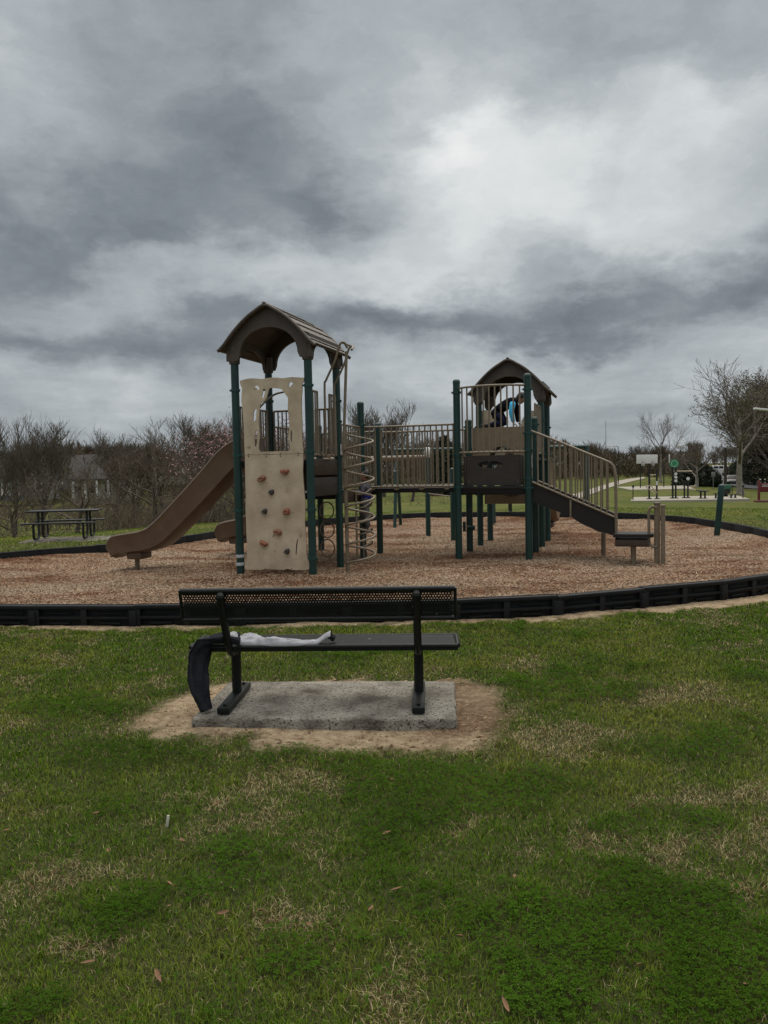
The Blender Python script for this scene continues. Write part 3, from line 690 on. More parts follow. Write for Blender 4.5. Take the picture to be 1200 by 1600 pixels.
# ------------------------------------------------------------------ border timbers
def build_border():
    cum = [0]; n = len(ring_pts)
    for i in range(n): cum.append(cum[-1]+math.dist(ring_pts[i], ring_pts[(i+1) % n]))
    def at(s):
        s %= cum[-1]
        i = next(k for k in range(n) if cum[k+1] >= s); f = (s-cum[i])/(cum[i+1]-cum[i]); a, b = ring_pts[i], ring_pts[(i+1) % n]
        return Vector((a[0]+(b[0]-a[0])*f, a[1]+(b[1]-a[1])*f, 0))
    K = round(cum[-1]/1.17); seg = cum[-1]/K
    # one timber: hollow-backed plastic block with recessed pockets and ribs on its outer face (outer = -y)
    mb = MB(); L = seg*1.012; Hh = .245
    mb.box((0, .035, Hh/2-.02), (L-.01, .07, Hh+.04), ch=.008)                 # core
    mb.box((0, .008, Hh-.022), (L-.004, .125, .044), ch=.010)                 # top cap
    for x in (-L/2+.035, 0, L/2-.035): mb.box((x, -.022, Hh/2-.03), (.07, .05, Hh+.0), ch=.006)
    mb.box((0, -.020, .105), (L-.02, .045, .030), ch=.005)
    for x in (-L/4, L/4):
        mb.box((x, -.014, .045), (.24, .03, .022), ch=.004); mb.box((x, -.012, .155), (.30, .03, .014), ch=.004)
    mb.box((L/2-.02, -.045, .09), (.075, .035, .18), ch=.006)
    mb.tube([(L/2-.0, .01, .20), (L/2-.0, .01, Hh+.006)], .016, 8)
    proto = None; s0 = -.42; items = []
    for k in range(K):
        a, b = at(s0+k*seg), at(s0+(k+1)*seg); c = (a+b)/2; rz = math.atan2(b.y-a.y, b.x-a.x)
        z = Hf(c.x, c.y)-.01+random.uniform(-.006, .006); near = c.y < 12.5
        if proto is None:
            o = mb.build('border_timber', M_border); proto = o
        else:
            o = proto.copy(); COL.objects.link(o)
        o.location = (c.x, c.y, z); o.rotation_euler = (random.uniform(-.012, .012), 0, rz+random.uniform(-.008, .008))
        items.append((o, near, c.copy()))
        if near: lab = 'black plastic border timber on the near edge of the mulch bed'
        elif c.y > 18 and c.x > 2 or c.x > 6: lab = 'black plastic border timber on the right and far right edge of the mulch bed'
        elif c.x < -3: lab = 'black plastic border timber on the left far edge behind the long slide'
        else: lab = 'black plastic border timber on the far middle edge of the mulch bed'
        tag(o, lab, 'border timber', 'black border timbers round the mulch bed')
    grp = {}
    for o, near, c in items:
        v = CM.inverted() @ c; px = 600+FPX*v.x/-v.z
        k = 'near' if near else 'left' if c.x < -3 else 'right' if (c.x > 6 or (c.y > 18 and c.x > 2)) else 'mid'
        if -75 < px < 1275: grp.setdefault(k, []).append((px if k != 'right' else px-c.y*.001, o))
    txt = {'near': 'black border timber on the near edge of the mulch, %s from the left', 'left': 'black border timber behind the long slide, %s from the left',
           'right': 'black border timber on the far right edge of the mulch, %s from the left', 'mid': 'black border timber on the far middle edge, %s from the left'}
    for k, L_ in grp.items():
        for i, (px, o) in enumerate(sorted(L_, key=lambda q: q[0])): o['label'] = txt[k] % ORD[i]
ORD = 'first second third fourth fifth sixth seventh eighth ninth tenth eleventh twelfth thirteenth fourteenth fifteenth sixteenth seventeenth eighteenth nineteenth twentieth'.split()
build_border()

# ------------------------------------------------------------------ the play structure
RZ = -math.asin(.292); OA = atZ(375.5, 897, 0)
OA = Vector((-2.36, 13.0, 0))
PS = thing('play_structure', 'large playground structure with two brown roofed towers, slides and bridge', 'playground', OA, RZ)
PM = Matrix.Translation(OA) @ Matrix.Rotation(RZ, 4, 'Z'); PI4 = PM.inverted()
def loc_on(px, py, t=None, s=None):
    """play-structure local point where the pixel ray meets the plane t=const (or s=const)"""
    o = PI4 @ Vector((0, 0, EYE)); d = PI4.to_3x3() @ ray(px, py)
    k = (t-o.y)/d.y if t is not None else (s-o.x)/d.x
    return o+d*k
S = 1.27
POS = {'A': (0, 0), 'B': (S, 0), 'C': (0, S), 'D': (S, S), 'E2': (0, 2*S), 'E': (S, 2*S), 'N2': (0, 2*S+1.07), 'N': (S, 2*S+1.07),
       'F': (3.10, 2.56), 'G': (4.37, 2.56), 'H': (3.10, 3.63), 'K': (4.37, 3.63), 'I': (3.10, 4.81), 'L': (4.37, 4.81), 'J': (3.10, 6.06), 'M': (4.37, 6.06)}
TOPS = dict(A=3.5, B=3.5, C=3.5, D=3.5, E2=2.94, E=2.94, N2=2.6, N=2.6, F=3.26, G=3.30, H=2.60, K=2.60, I=3.06, L=3.06, J=3.06, M=3.06)
CL = dict(A=[2.98, 1.93, 1.04, .30, .17], B=[3.0, 1.96, 1.05, .28], C=[2.9, 2.5, 1.8], D=[2.85, 2.5, 1.9, 1.3], E=[2.5, 1.4], E2=[2.4, 1.3], N=[2.42, 1.3], N2=[2.4, 1.3],
          F=[3.02, 1.30, 1.9], G=[3.02, 2.25, 1.95, 1.45, 1.28], H=[2.45, 1.3], K=[2.45, 1.3], I=[2.5, 1.9, 1.1], L=[2.6, 1.9], J=[2.5, 1.9], M=[2.5, 1.9])
PR = .064
for k, (s, t) in POS.items():
    mb = MB(); h = TOPS[k]
    if k in 'ABCDILJM' and k not in ('E',): mb.tube([(s, t, -.1), (s, t, h)], PR, 18)
    else: mb.lathe((s, t, 0), [(PR, -.1), (PR, h-.075), (PR+.005, h-.07), (PR+.005, h-.045), (PR*.93, h-.022), (PR*.7, h-.006), (PR*.3, h)], 18)
    post = mb.build('post', M_green, PS, label=None)
    for i, z in enumerate(CL[k]):
        mb = MB(); tape = k == 'A' and z < .5
        mb.lathe((s, t, 0), [(PR+.001, z-.024), (PR+.009, z-.022), (PR+.009, z+.022), (PR+.001, z+.024)] if not tape else [(PR+.001, z-.028), (PR+.006, z-.024), (PR+.008, z+.018), (PR+.001, z+.022)], 18)
        if not tape: mb.box((s+PR+.012, t-.02, z), (.034, .030, .034), ch=.004); mb.box((s-PR-.012, t-.02, z), (.030, .026, .03), ch=.004)
        c = mb.build('clamp' if not tape else 'tape_band', M_clamp if not tape else M_whitetape, post)

def deck(s0, s1, t0, t1, z, thick=.06):
    mb = MB(); mb.box(((s0+s1)/2, (t0+t1)/2, z-thick/2), (s1-s0, t1-t0, thick), ch=.006)
    mb.box(((s0+s1)/2, t0+.035, z-.07), (s1-s0-.12, .03, .10)); mb.box(((s0+s1)/2, t1-.035, z-.07), (s1-s0-.12, .03, .10))
    return mb.build('deck', M_deck, PS)
deck(.0, S, .02, S, 1.84); deck(0, S, S+.03, 2*S, 1.28); deck(0, S, 2*S+.03, 2*S+1.07, 1.28)
deck(3.1, 4.37, 2.56, 3.62, 1.29, .09); deck(3.1, 4.37, 3.65, 4.80, 1.84); deck(3.1, 4.37, 4.83, 6.06, 1.84)

# roof --------------------------------------------------------------
def roof(s0, t0, z0, depth=S):
    """z0 = height of the column tops; footprint S x depth with corner (s0,t0)"""
    cx = s0+S/2; prof = [(0, .77), (.17, .69), (.34, .58), (.50, .44), (.62, .315), (.72, .20), (.80, .125), (.835, .10)]
    full = [(-a, b) for a, b in reversed(prof)]+prof[1:]
    r = None; y0, y1 = t0-.17, t0+depth+.17
    # shell with stepped shingle courses
    mb = MB()
    for sgn in (-1, 1):
        P = spline([(a, b, 0) for a, b in prof], 4); m = len(P)-1; courses = 7
        for c in range(courses):
            i0 = c/courses*m; i1 = (c+1)/courses*m
            def PP(f): i = min(int(f), m-1); return P[i].lerp(P[i+1], f-i)
            nrm = (PP(i1)-PP(i0)).normalized(); nv = Vector((-nrm.y, nrm.x, 0)); nv = nv if nv.y > 0 else -nv
            nt_ = 5 if c % 2 else 6
            for q in range(nt_):
                f0 = (q-(0 if c % 2 else .5))/5; f1 = f0+1/5
                ya = y0+(y1-y0)*max(0, f0); yb = y0+(y1-y0)*min(1, f1)
                if yb-ya < .02: continue
                g = .004; a0, a1 = PP(i0), PP(i1)
                top0 = a0+nv*.004; top1 = a1+nv*.022
                low0, low1 = a0-nv*.022, a1-nv*.016
                vs = []
                for yy in (ya+g, yb-g):
                    for w in (top0, top1, low1, low0): vs.append((cx+sgn*w.x, yy, z0+w.y))
                mb.add(vs, [(0, 1, 2, 3), (7, 6, 5, 4), (0, 4, 5, 1), (1, 5, 6, 2), (2, 6, 7, 3), (3, 7, 4, 0)])
    r = mb.build('roof', M_roof, PS, angle=25)
    mb = MB()
    mb.tube([(cx, y0-.03, z0+.775), (cx, y1+.03, z0+.775)], .035, 10)
    for yy in (y0-.008, y1+.008):                              # rolled verge trims
        mb.tube([(cx+a, yy, z0+b-.006) for a, b in [(q.x, q.y) for q in spline([(a, b, 0) for a, b in full], 3)]], .027, 8)
    mb.build('ridge_and_verge_trim', M_roof, r)
    # gables with arched openings and legs down to the posts
    arch = [(-.535+0, -.06)]+[(-.50*math.cos(a), .02+.42*math.sin(a)) for a in [PI*k/18 for k in range(19)]]+[(.535, -.06)]
    inner = [(-a*1.0, b-.03) for a, b in reversed(prof[:-2])]+[(a, b-.03) for a, b in prof[1:-2]]
    outline = [(-.735, -.06), (-.735, .02)]+[q for q in inner]+[(.735, .02), (.735, -.06)]+[(q[0], q[1]) for q in reversed(arch)]
    for yy, nm in ((t0-.085, 'front'), (t0+depth+.03, 'back')):
        mb = MB(); mb.prism(outline, lambda a, b: (cx+a, yy, z0+b), (0, .055, 0)); mb.build('gable', M_roof, r)
    # side arches
    ha = depth/2; out2 = [(-ha-.08, -.06), (-ha-.08, .30), (ha+.08, .30), (ha+.08, -.06), (ha-.09, -.06)]+[((ha-.10)*math.cos(a), -.02+.24*math.sin(a)) for a in [PI*k/16 for k in range(17)]]+[(-ha+.09, -.06)]
    for sx in (-.70, .645):
        mb = MB(); mb.prism(out2, lambda a, b: (cx+sx, t0+ha+a, z0+b), (.055, 0, 0)); mb.build('side_arch', M_roof, r)
    for a in (-S/2, S/2):
        for b in (0, depth):
            mb = MB(); mb.lathe((cx+a, t0+b, z0), [(.082, -.10), (.088, -.09), (.090, .0), (.10, .16)], 14); mb.build('roof_socket', M_roof, r)
    return r
roof(0, 0, 3.50); roof(3.10, 4.81, 3.07, 1.25)

# climbing wall ------------------------------------------------------
def pxy(l, t=-.045):
    return [(q.x, q.z) for q in (loc_on(a, b, t=t) for a, b in l)]
Ltop = [(374.5,595),(381,593),(388,591.5),(395,591),(402,591.5),(410,592),(416,591),(422,590),(432,590),(441,591),(448,590),(456,589),(465,589.5),(474.5,590),(475,595),(472,600),(472,612),(471,622),(471,640),(472,660),(472,680),(473.5,700),(474,708.3),(382.6,710.8),(382,700),(381.5,685),(381,670),(380,655),(379,640),(377,628),(377.5,615),(378,607),(375.5,601)]
win = [(406,706),(451,704.5),(453,702),(452,694),(450,684),(451,675),(452,665),(451,650),(449.5,640),(450,622),(441,609),(438,607.5),(430,606.5),(422,606),(420,608),(418,615),(416,622),(412,627),(407,630),(405,640),(404,660),(405.5,680),(404,695),(404,702)]
slots = [[(399,638.5),(401,640),(400,648),(400.5,655),(399,660),(395.5,657),(395.5,648),(397,641)],[(400,672),(402,674),(402,682),(401.5,692),(399.5,699.5),(397.5,697),(397.5,686),(399,676)],
         [(411,607),(414.5,607.5),(413.5,615),(411,623),(408.5,620),(410,615)],[(454,672),(457,673),(456,681),(457,688),(456,691),(454,690),(453.5,680)],
         [(396.5,603.5),(401,602),(404.5,605.5),(405,609.5),(402,608),(399.5,605)],[(452,597),(455,597),(458,599.5),(456,601),(454,604),(451.5,605.5),(451,601)]]
Lbot = [(382.7,711.5),(474,709),(473.5,722),(473,735),(474,752),(475.5,770),(477,786),(477,800),(476,815),(477.5,830),(478.5,850),(478.5,862),(479,869),(482.5,877),(483.5,884),(483,889),(477,891),(470,890.5),(462,891),(455,890),(449,888.5),(443,890.5),(432,890),(422,889),(414,888.5),(408,890.5),(395,890),(383,889.5),(382,885),(383.5,878),(386,870),(386,850),(385,832),(384.5,815),(383.5,795),(384,775),(383.5,760),(383,740),(382.7,725)]
cw_m = MB(); cw_m.prism(pxy(Lbot), lambda a, b: (a, -.045, b), (0, .024, 0))
CW = cw_m.build('climbing_wall', M_panel, PS, angle=50)
mb = MB(); mb.prism(pxy(Ltop), lambda a, b: (a, -.045, b), (0, .024, 0), holes=[pxy(win)]+[pxy(q) for q in slots])
UP = mb.build('window_panel', M_panel, PS, angle=50)
mb = MB()
for a, b in ((388.5,713.5),(416,713),(438.5,712.5),(466,711.5)):
    for dy in (0, -3.5): q = loc_on(a, b+dy, t=-.045); mb = MB(); mb.tube([(q.x, q.y+.002, q.z), (q.x, q.y-.006, q.z)], .010, 8); mb.build('bolt', M_darkpanel, CW)
# embossed leaf-like grooves and a scuff are shallow ridges on the wall
mb = MB()
for a, b in (((444,759),(455,755)),((446,763),(457,761)),((444,768),(454,766)),((449,756),(447,770)),((402,872),(408,869)),((403,875),(411,872)),((408,867),(412,864)),((406,878),(413,868)),((411,880),(415,874))):
    p, q = loc_on(*a, t=-.0455), loc_on(*b, t=-.0455); mb = MB(); mb.tube([p, (p+q)/2+Vector((0, -.002, .004)), q], .0022, 6); mb.build('embossed_mark', M_panel, CW)
mb = MB()
mb.tube([loc_on(393+3.6*math.cos(a), 623+4.2*math.sin(a), t=-.0455) for a in [2*PI*k/20 for k in range(20)]], .0022, 6, closed=True)
mb.build('embossed_mark', M_panel, CW)
mb = MB(); mb.prism(pxy([(464.3,842),(465.6,842),(464.2,856),(463.2,867),(461.8,866),(462.6,852)], -.0462), lambda a, b: (a, -.0462, b), (0, .001, 0)); mb.build('scuff_mark', M_brownpanel, CW)
def hold(px, py, kind, rot, m):
    c = loc_on(px, py, t=-.045); g = MB(); K = 20
    rings = []
    for d, sc in ((0, 1.0), (.022, .96), (.045, .80), (.055, .55), (.050, .30), (.038, .12)):
        rg = []
        for k in range(K):
            a = 2*PI*k/K
            if kind == 'scoop': x, z = .078*math.cos(a), .040*math.sin(a)+.026*math.cos(a)**2
            elif kind == 'oval': x, z = .078*math.cos(a), .046*math.sin(a)*(1+.15*math.cos(a))
            elif kind == 'square': x, z = .058*math.copysign(abs(math.cos(a))**.5, math.cos(a)), .046*math.copysign(abs(math.sin(a))**.5, math.sin(a))-.010*math.cos(2*a)
            else: x, z = .047*math.cos(a)+.008*math.sin(2*a), .042*math.sin(a)
            x, z = x*sc, z*sc
            x, z = x*math.cos(rot)-z*math.sin(rot), x*math.sin(rot)+z*math.cos(rot)
            rg.append(Vector((c.x+x, c.y-d, c.z+z-.2*d)))
        rings.append(rg)
    g.strip(rings); h = g.build('climbing_hold', m, CW, angle=60)
    g = MB(); g.tube([(c.x, c.y-.036, c.z-.006), (c.x, c.y-.050, c.z-.008)], .009, 8); g.build('bolt', M_steel, CW)
hold(409, 747.5, 'oval', .30, M_orangeb); hold(445, 737.5, 'scoop', 0, M_orange); hold(424.5, 769, 'knob', .2, M_darkhold); hold(414, 799, 'knob', .5, M_darkhold)
hold(448, 799.5, 'square', .12, M_orange); hold(434, 831, 'oval', -.30, M_orangeb); hold(412, 849.5, 'scoop', -.38, M_orange); hold(449, 861.5, 'knob', .5, M_darkhold)

# railings -----------------------------------------------------------
def railing(p, q, z0, z1, n, name='railing', bow=0.0, rbar=.0135, rrail=.019, p2z=None, par=None, m=None):
    """framed barrier of vertical bars between local points p,q (s,t); z0..z1; p2z=(dz at q) for sloping ones"""
    p = Vector((*p, 0)); q = Vector((*q, 0)); dz = p2z or 0; d = (q-p); nn = Vector((d.y, -d.x, 0)).normalized()
    def pt(f, z): 
        e = p.lerp(q, f)+nn*bow*(1-(2*f-1)**2)**.75 if bow else p.lerp(q, f)
        return Vector((e.x, e.y, z+dz*f))
    mb = MB(); K = 16 if bow else 2
    mb.tube([pt(k/(K-1), z1) for k in range(K)], rrail, 8); mb.tube([pt(k/(K-1), z0) for k in range(K)], rrail, 8)
    for k in range(n):
        f = (k+.0)/(n-1); mb.tube([pt(f, z0), pt(f, z1)], rbar if 0 < k < n-1 else rrail, 8, cap=False)
    return mb.build(name, m or M_tan, par or PS)
e = .085
# tower sides (right side barrier in two narrow halves, with looped handrails between them)
railing((S, e), (S, .36), 1.92, 2.93, 4); railing((S, S-.36), (S, S-e), 1.92, 2.93, 4)
railing((0, S-.36), (0, S-e), 1.92, 2.72, 4); railing((0, e), (0, .30), 1.92, 2.72, 4)
def loops(s, ta, tb, out, top, inside):
    """hoop handrails beside an opening on the plane s"""
    mb = MB()
    for t in (ta, tb): mb.tube(spline([(s, t, 1.90), (s+inside*.03, t, 1.86), (s+inside*.07, t, 1.92), (s+inside*.07, t, 2.3), (s+inside*.07, t, 2.9), (s+inside*.10, t, 3.04), (s+out*.5, t, top-.16), (s+out*.85, t, top-.03), (s+out, (ta+tb)/2+(t-(ta+tb)/2)*.8, top-.06)], 5), .019, 8)
    mb.build('handrail', M_tan, PS)
# left side handrails over the long slide
mb = MB()
for t in (.34, S-.34):
    mb.tube(spline([(-.02, t, 1.9), (-.02, t, 2.62), (-.04, t, 2.75), (.16, t+.15, 2.98), (.30, t+.3, 3.05)], 5), .018, 8)
mb.build('handrail', M_tan, PS)
# far side of the tower and lower platforms
railing((e, S), (.40, S), 1.92, 2.72, 5); railing((S-.40, S), (S-e, S), 1.92, 2.72, 5)
railing((S, S+e), (S, 2*S-e), 1.36, 2.46, 10)
railing((0, S+e), (0, 2*S-e), 1.36, 2.46, 10)
railing((e, 2*S+1.07), (S-e, 2*S+1.07), 1.36, 2.42, 9)
# risers beneath the tower and platforms
mb = MB(); mb.box((S/2, S+.02, 1.57), (S-.14, .03, .50), ch=.005); mb.build('riser_panel', M_brownpanel, PS)
mb = MB(); mb.box((S+.0, S/2, 1.72), (.03, S-.15, .26), ch=.005); mb.build('riser_panel', M_brownpanel, PS)
mb = MB(); mb.box((S+.0, S/2, 1.40), (.03, S-.15, .30), ch=.005); mb.build('riser_panel', M_darkpanel, PS)
mb = MB(); mb.box((S+.0, 1.5*S, 1.20), (.035, S-.15, .24), ch=.005); mb.build('edge_panel', M_brownpanel, PS)
mb = MB(); mb.box((0, 1.5*S, 1.20), (.035, S-.15, .24), ch=.005); mb.build('edge_panel', M_brownpanel, PS)
mb = MB(); mb.box((S-.02, S+.10, 1.93), (.10, .16, .10), ch=.01); mb.box((S+.03, S/2+.05, 1.90), (.05, .22, .06), ch=.008); mb.build('step_bracket', M_panel2, PS)
mb = MB(); mb.box((S+PR+.004, S-.03, 2.02), (.003, .035, .18)); mb.build('age_sticker', M_white, PS)

# spiral climber beside the tower ------------------------------------
def spiral():
    root = MB(); c = (S+.60, .62); r = .235
    P0 = (c[0]-r*.95, c[1]-.05); P1 = (P0[0]-.06, P0[1]+.22)
    q0 = loc_on(541.5, 553, t=P0[1]); 
    root.tube([(P0[0], P0[1], -.1), (P0[0]-.01, P0[1], 2.2), (q0.x+.0, P0[1], q0.z+.04)], .0235, 10)
    root.tube([(P1[0], P1[1], -.1), (P1[0], P1[1], 2.35)], .018, 8)
    sp = root.build('spiral_climber', M_tan, PS)
    mb = MB(); pts = []; T = 7
    for k in range(T*28+1):
        a = PI*1.0+2*PI*k/28*-1; z = 2.26-(2.26-.12)*k/(T*28); pts.append((c[0]+r*math.cos(a), c[1]+r*math.sin(a), z))
    mb.tube(pts, .0185, 8); mb.build('coil', M_tan, sp)
    mb = MB(); top = Vector((q0.x, P0[1], q0.z+.05))
    for t, k in ((.42, 0), (.86, 1)):
        x = S+.03
        mb.tube(spline([(x, t, 1.96), (x+.03, t, 1.90), (x+.08, t, 1.96), (x+.08, t, 2.4), (x+.08, t, 3.02), (x+.11, t, 3.12), ((x+top.x)/2+.06, t, 3.42), (top.x-.06, t, 3.66), (top.x+.01, t, 3.70), (top.x+.04, t*.5+top.y*.5, 3.62)], 5), .019, 8)
    mb.tube([(top.x, .42, 3.69), (top.x, .86, 3.69)], .018, 8)
    mb.build('handrail', M_tan, sp)
spiral()
# curly rung climber under the lower platform
mb = MB()
for k in range(5):
    z = .25+k*.24; mb.tube(spline([(S+.05, 1.6*S, z), (S+.20, 1.62*S, z+.02), (S+.28, 1.75*S, z+.10), (S+.20, 1.88*S, z+.02), (S+.05, 1.9*S, z)], 5), .015, 7)
for t in (1.6*S, 1.9*S): mb.tube([(S+.05, t, -.05), (S+.05, t, 1.3)], .02, 8)
for k in range(3):
    z = .30+k*.33; mb.tube([(S-.28+.13*math.cos(a), S*1.1, z+.15*math.sin(a)) for a in [2*PI*q/16 for q in range(16)]], .013, 6, closed=True)
mb.build('rung_climber', M_tan, PS)

for x, t, z in [(S+.018, t, z) for t in (.22, .64, 1.05) for z in (1.76, 1.46)]+[(S+.021, t, 1.22) for t in (1.5, 1.9, 2.3)]: mb = MB(); mb.sphere((x, t, z), (.006, .011, .011), 8, 5); mb.build('panel_bolt', M_steel, PS)
for x in (3.28, 4.18):
    for z in (1.40, 1.81): mb = MB(); mb.sphere((x, 2.657, z), (.011, .006, .011), 8, 5); mb.build('panel_bolt', M_steel, PS)
# slides -------------------------------------------------------------
def slide(path, width=.50, wall=.27, name='slide', foot=None, m=None):
    """path: centre-line (s,t,z of chute floor) ; trough section with rolled rims"""
    P = spline(path, 6); secs = []
    for i, p in enumerate(P):
        t = (P[min(i+1, len(P)-1)]-P[max(i-1, 0)]).normalized(); side = Vector((t.y, -t.x, 0)).normalized(); up = side.cross(t); up = up if up.z > 0 else -up
        w = width/2; f = i/(len(P)-1); wl = wall*(1.32-.42*f) if f < .9 else wall*(.94-.5*(f-.9)/.1)
        th = .035
        o = [(-w-.03, -.03), (-w-.045, wl-.02), (-w-.06, wl+.01), (-w-.035, wl+.035), (-w-.002, wl+.015), (-w+.01, wl*.3), (-w+.08, .012), (0, 0), (w-.08, .012), (w-.01, wl*.3), (w+.002, wl+.015), (w+.035, wl+.035), (w+.06, wl+.01), (w+.045, wl-.02), (w+.03, -.03), (w-.07, -.07), (0, -.08), (-w+.07, -.07)]
        secs.append([p+side*a+up*b for a, b in o])
    mb = MB(); mb.strip(secs); s = mb.build(name, m or M_slide, PS, angle=50)
    if foot:
        a, b, zz = foot
        g = MB(); g.box((a, b, zz-.06), (.30, .36, .13), ch=.03); g.build('foot_block', M_slide, s)
        g = MB(); g.tube([(a-.05, b, -.05), (a-.05, b, zz-.05)], .042, 12); g.build('foot_post', M_tan, s)
    return s
slide([(.05, .64, 1.87), (-.10, .64, 1.86), (-.32, .64, 1.74), (-.62, .64, 1.46), (-1.15, .64, .98), (-1.70, .64, .52), (-2.02, .64, .38), (-2.36, .64, .335), (-2.60, .64, .31), (-2.74, .64, .24)], foot=(-2.33, .64, .28))
slide([(.05, 3.08, 1.30), (-.12, 3.08, 1.29), (-.35, 3.08, 1.12), (-.75, 3.08, .78), (-1.15, 3.08, .52), (-1.42, 3.08, .43), (-1.75, 3.08, .38), (-1.95, 3.08, .30)], foot=(-1.6, 3.08, .33))
# slide beyond the right tower, beige and waving
slide([(3.95, 6.0, 1.87), (3.95, 6.2, 1.86), (4.0, 6.5, 1.70), (4.1, 6.9, 1.35), (4.15, 7.4, .92), (4.15, 7.9, .54), (4.15, 8.3, .40), (4.15, 8.6, .34)], width=.46, wall=.30, foot=(4.15, 8.4, .28), m=M_panel2)

# bridge -------------------------------------------------------------
bs, be = S+.07, 3.03
mb = MB(); mb.box(((bs+be)/2, 3.10, 1.275), (be-bs, .86, .05), ch=.006)
for t in (2.62, 3.57): mb.box(((bs+be)/2, t, 1.265), (be-bs, .035, .085), ch=.004)
BR = mb.build('bridge', M_deck, PS)
railing((bs-.02, 2.58), (be, 2.57), 1.335, 2.455, 17, par=BR, rbar=.0145); railing((bs, 3.60), (be, 3.60), 1.335, 2.40, 17, par=BR, rbar=.0145)
for k in range(4):
    mb = MB(); x = bs+.12+k*(be-bs-.26)/3; mb.prism([(-.055, 0), (.055, 0), (.045, -.035), (0, -.05), (-.045, -.035)], lambda a, b: (x+a, 2.598-.030, 1.318+b), (0, .022, 0)); mb.build('bracket', M_tan, BR)

# right-hand tower ---------------------------------------------------
railing((3.10+.02, 2.56), (4.37-.02, 2.56), 1.93, 3.09, 13, bow=.30, rbar=.0145)
# dark front panel with an oval opening, between the lower deck and the balcony
z0, z1, xa, xb = 1.335, 1.875, 3.22, 4.24
ov = [(3.62+.23*math.copysign(abs(math.cos(a))**.8, math.cos(a))+.06, 1.71+.062*math.sin(a)) for a in [2*PI*k/24 for k in range(24)]]
mb = MB(); mb.prism([(xa, z0), (xb, z0), (xb, z1), (xa, z1)], lambda a, b: (a, 2.66, b), (0, .03, 0), holes=[ov]); DP = mb.build('front_panel', M_darkpanel, PS, angle=50)
mb = MB()
for a in (xa, xb): mb = MB(); mb.box((a, 2.665, (z0+z1)/2), (.05, .06, z1-z0), ch=.008); mb.build('panel_edge', M_darkpanel, DP)
mb = MB(); mb.tube([(3.80+.23*math.cos(a), 2.95, 1.69-.05+.19*math.sin(a)) for a in [2*PI*k/24 for k in range(24)]], .012, 6, closed=True)
mb.tube([(3.80, 2.95, 1.50), (3.80, 2.95, 1.86)], .01, 6); mb.tube([(3.6, 2.95, 1.64), (4.0, 2.95, 1.64)], .01, 6); mb.build('steering_wheel', M_darkpanel, PS)
mb = MB(); mb.box((3.735, 2.575, 1.275), (1.12, .03, .10), ch=.004)
for k in range(6): x = 3.30+k*.17; mb.sphere((x, 2.556, 1.29), (.012, .008, .012), 8, 5)
mb.build('deck_edge', M_deck, PS)
mb = MB(); mb.box((4.27, 2.70, 1.55), (.035, .03, .64), ch=.005); mb.build('side_strip', M_tan, PS)
# arch-shaped tan step box behind the balcony on which the child kneels
zt = 2.43; outl = [(3.17, 1.85), (3.17, zt), (4.27, zt), (4.27, 1.85), (3.98, 1.85)]+[(3.73+.24*math.cos(a), 1.85+.21*math.sin(a)) for a in [PI*k/14 for k in range(15)]]+[(3.48, 1.85)]
mb = MB(); mb.prism(outl, lambda a, b: (a, 3.70, b), (0, .62, 0)); mb.build('arch_step_box', M_panel2, PS, angle=40)
# tall beige wall panels at the back
mb = MB(); mb.prism([(3.2, 1.9), (3.62, 1.9), (3.60, 2.3), (3.62, 2.78), (3.58, 2.85), (3.2, 2.85)], lambda a, b: (a, 4.86, b), (0, .02, 0)); mb.prism([(3.95, 1.9), (4.27, 1.9), (4.27, 2.80), (4.1, 2.80), (3.97, 2.6)], lambda a, b: (a, 4.86, b), (0, .02, 0)); mb.build('wall_panel', M_panel, PS)
mb = MB(); mb.box((3.74, 4.86, 1.05), (1.10, .025, .30), ch=.01); mb.build('lower_panel', M_panel2, PS)
mb = MB(); mb.sphere((3.78, 4.55, 1.22), (.24, .18, .17), 18, 10); mb.build('bubble_bowl', M_darkpanel, PS)
mb = MB(); mb.tube([(3.10-.02, 3.63-.1, .50), (3.10+.12, 3.63-.1, .50)], .045, 10); mb.tube([(3.0, 3.60, .42), (3.0, 3.60, .62)], .03, 8); mb.build('bar_socket', M_clamp, PS)
railing((3.10, 4.9), (3.10, 5.97), 1.92, 2.85, 9); railing((4.37, 3.72), (4.37, 4.72), 1.92, 2.85, 9)
mb = MB(); mb.box((4.37+PR+.003, 2.54, 1.75), (.003, .035, .22)); mb.build('warning_sticker', M_white, PS)

# stairs down to the right ------------------------------------------
g0 = 4.37+.06; t_near, t_far = 2.60, 3.52
def stp(px, py, t): q = loc_on(px, py, t=t); return (q.x, q.z)
so_ = [stp(a, b, t_near) for a, b in ((832,754.5),(893,780),(960,809),(961,838),(948,833),(934,830.5),(926,826),(912,820),(900,813),(892,806),(862,796),(832,783))]
ST = None
for t, dy in ((t_near-.02, .03), (t_far, .03)):
    mb = MB(); mb.prism(so_, lambda a, b: (a, t, b), (0, dy, 0))
    o = mb.build('stairs', M_deck, PS) if ST is None else mb.build('stringer', M_deck, ST)
    if ST is None: ST = o
x_top, x_bot = so_[0][0], so_[2][0]; z_top, z_bot = so_[0][1], so_[2][1]
for k in range(5):
    f = (k+.6)/5.2; xx = x_top+(x_bot-x_top)*f; zz = z_top-.10+(z_bot-z_top)*f
    mb = MB(); mb.box((xx, (t_near+t_far)/2+.01, zz-.02), (.27, t_far-t_near-.04, .035), ch=.004); mb.build('stair_tread', M_deck, ST)
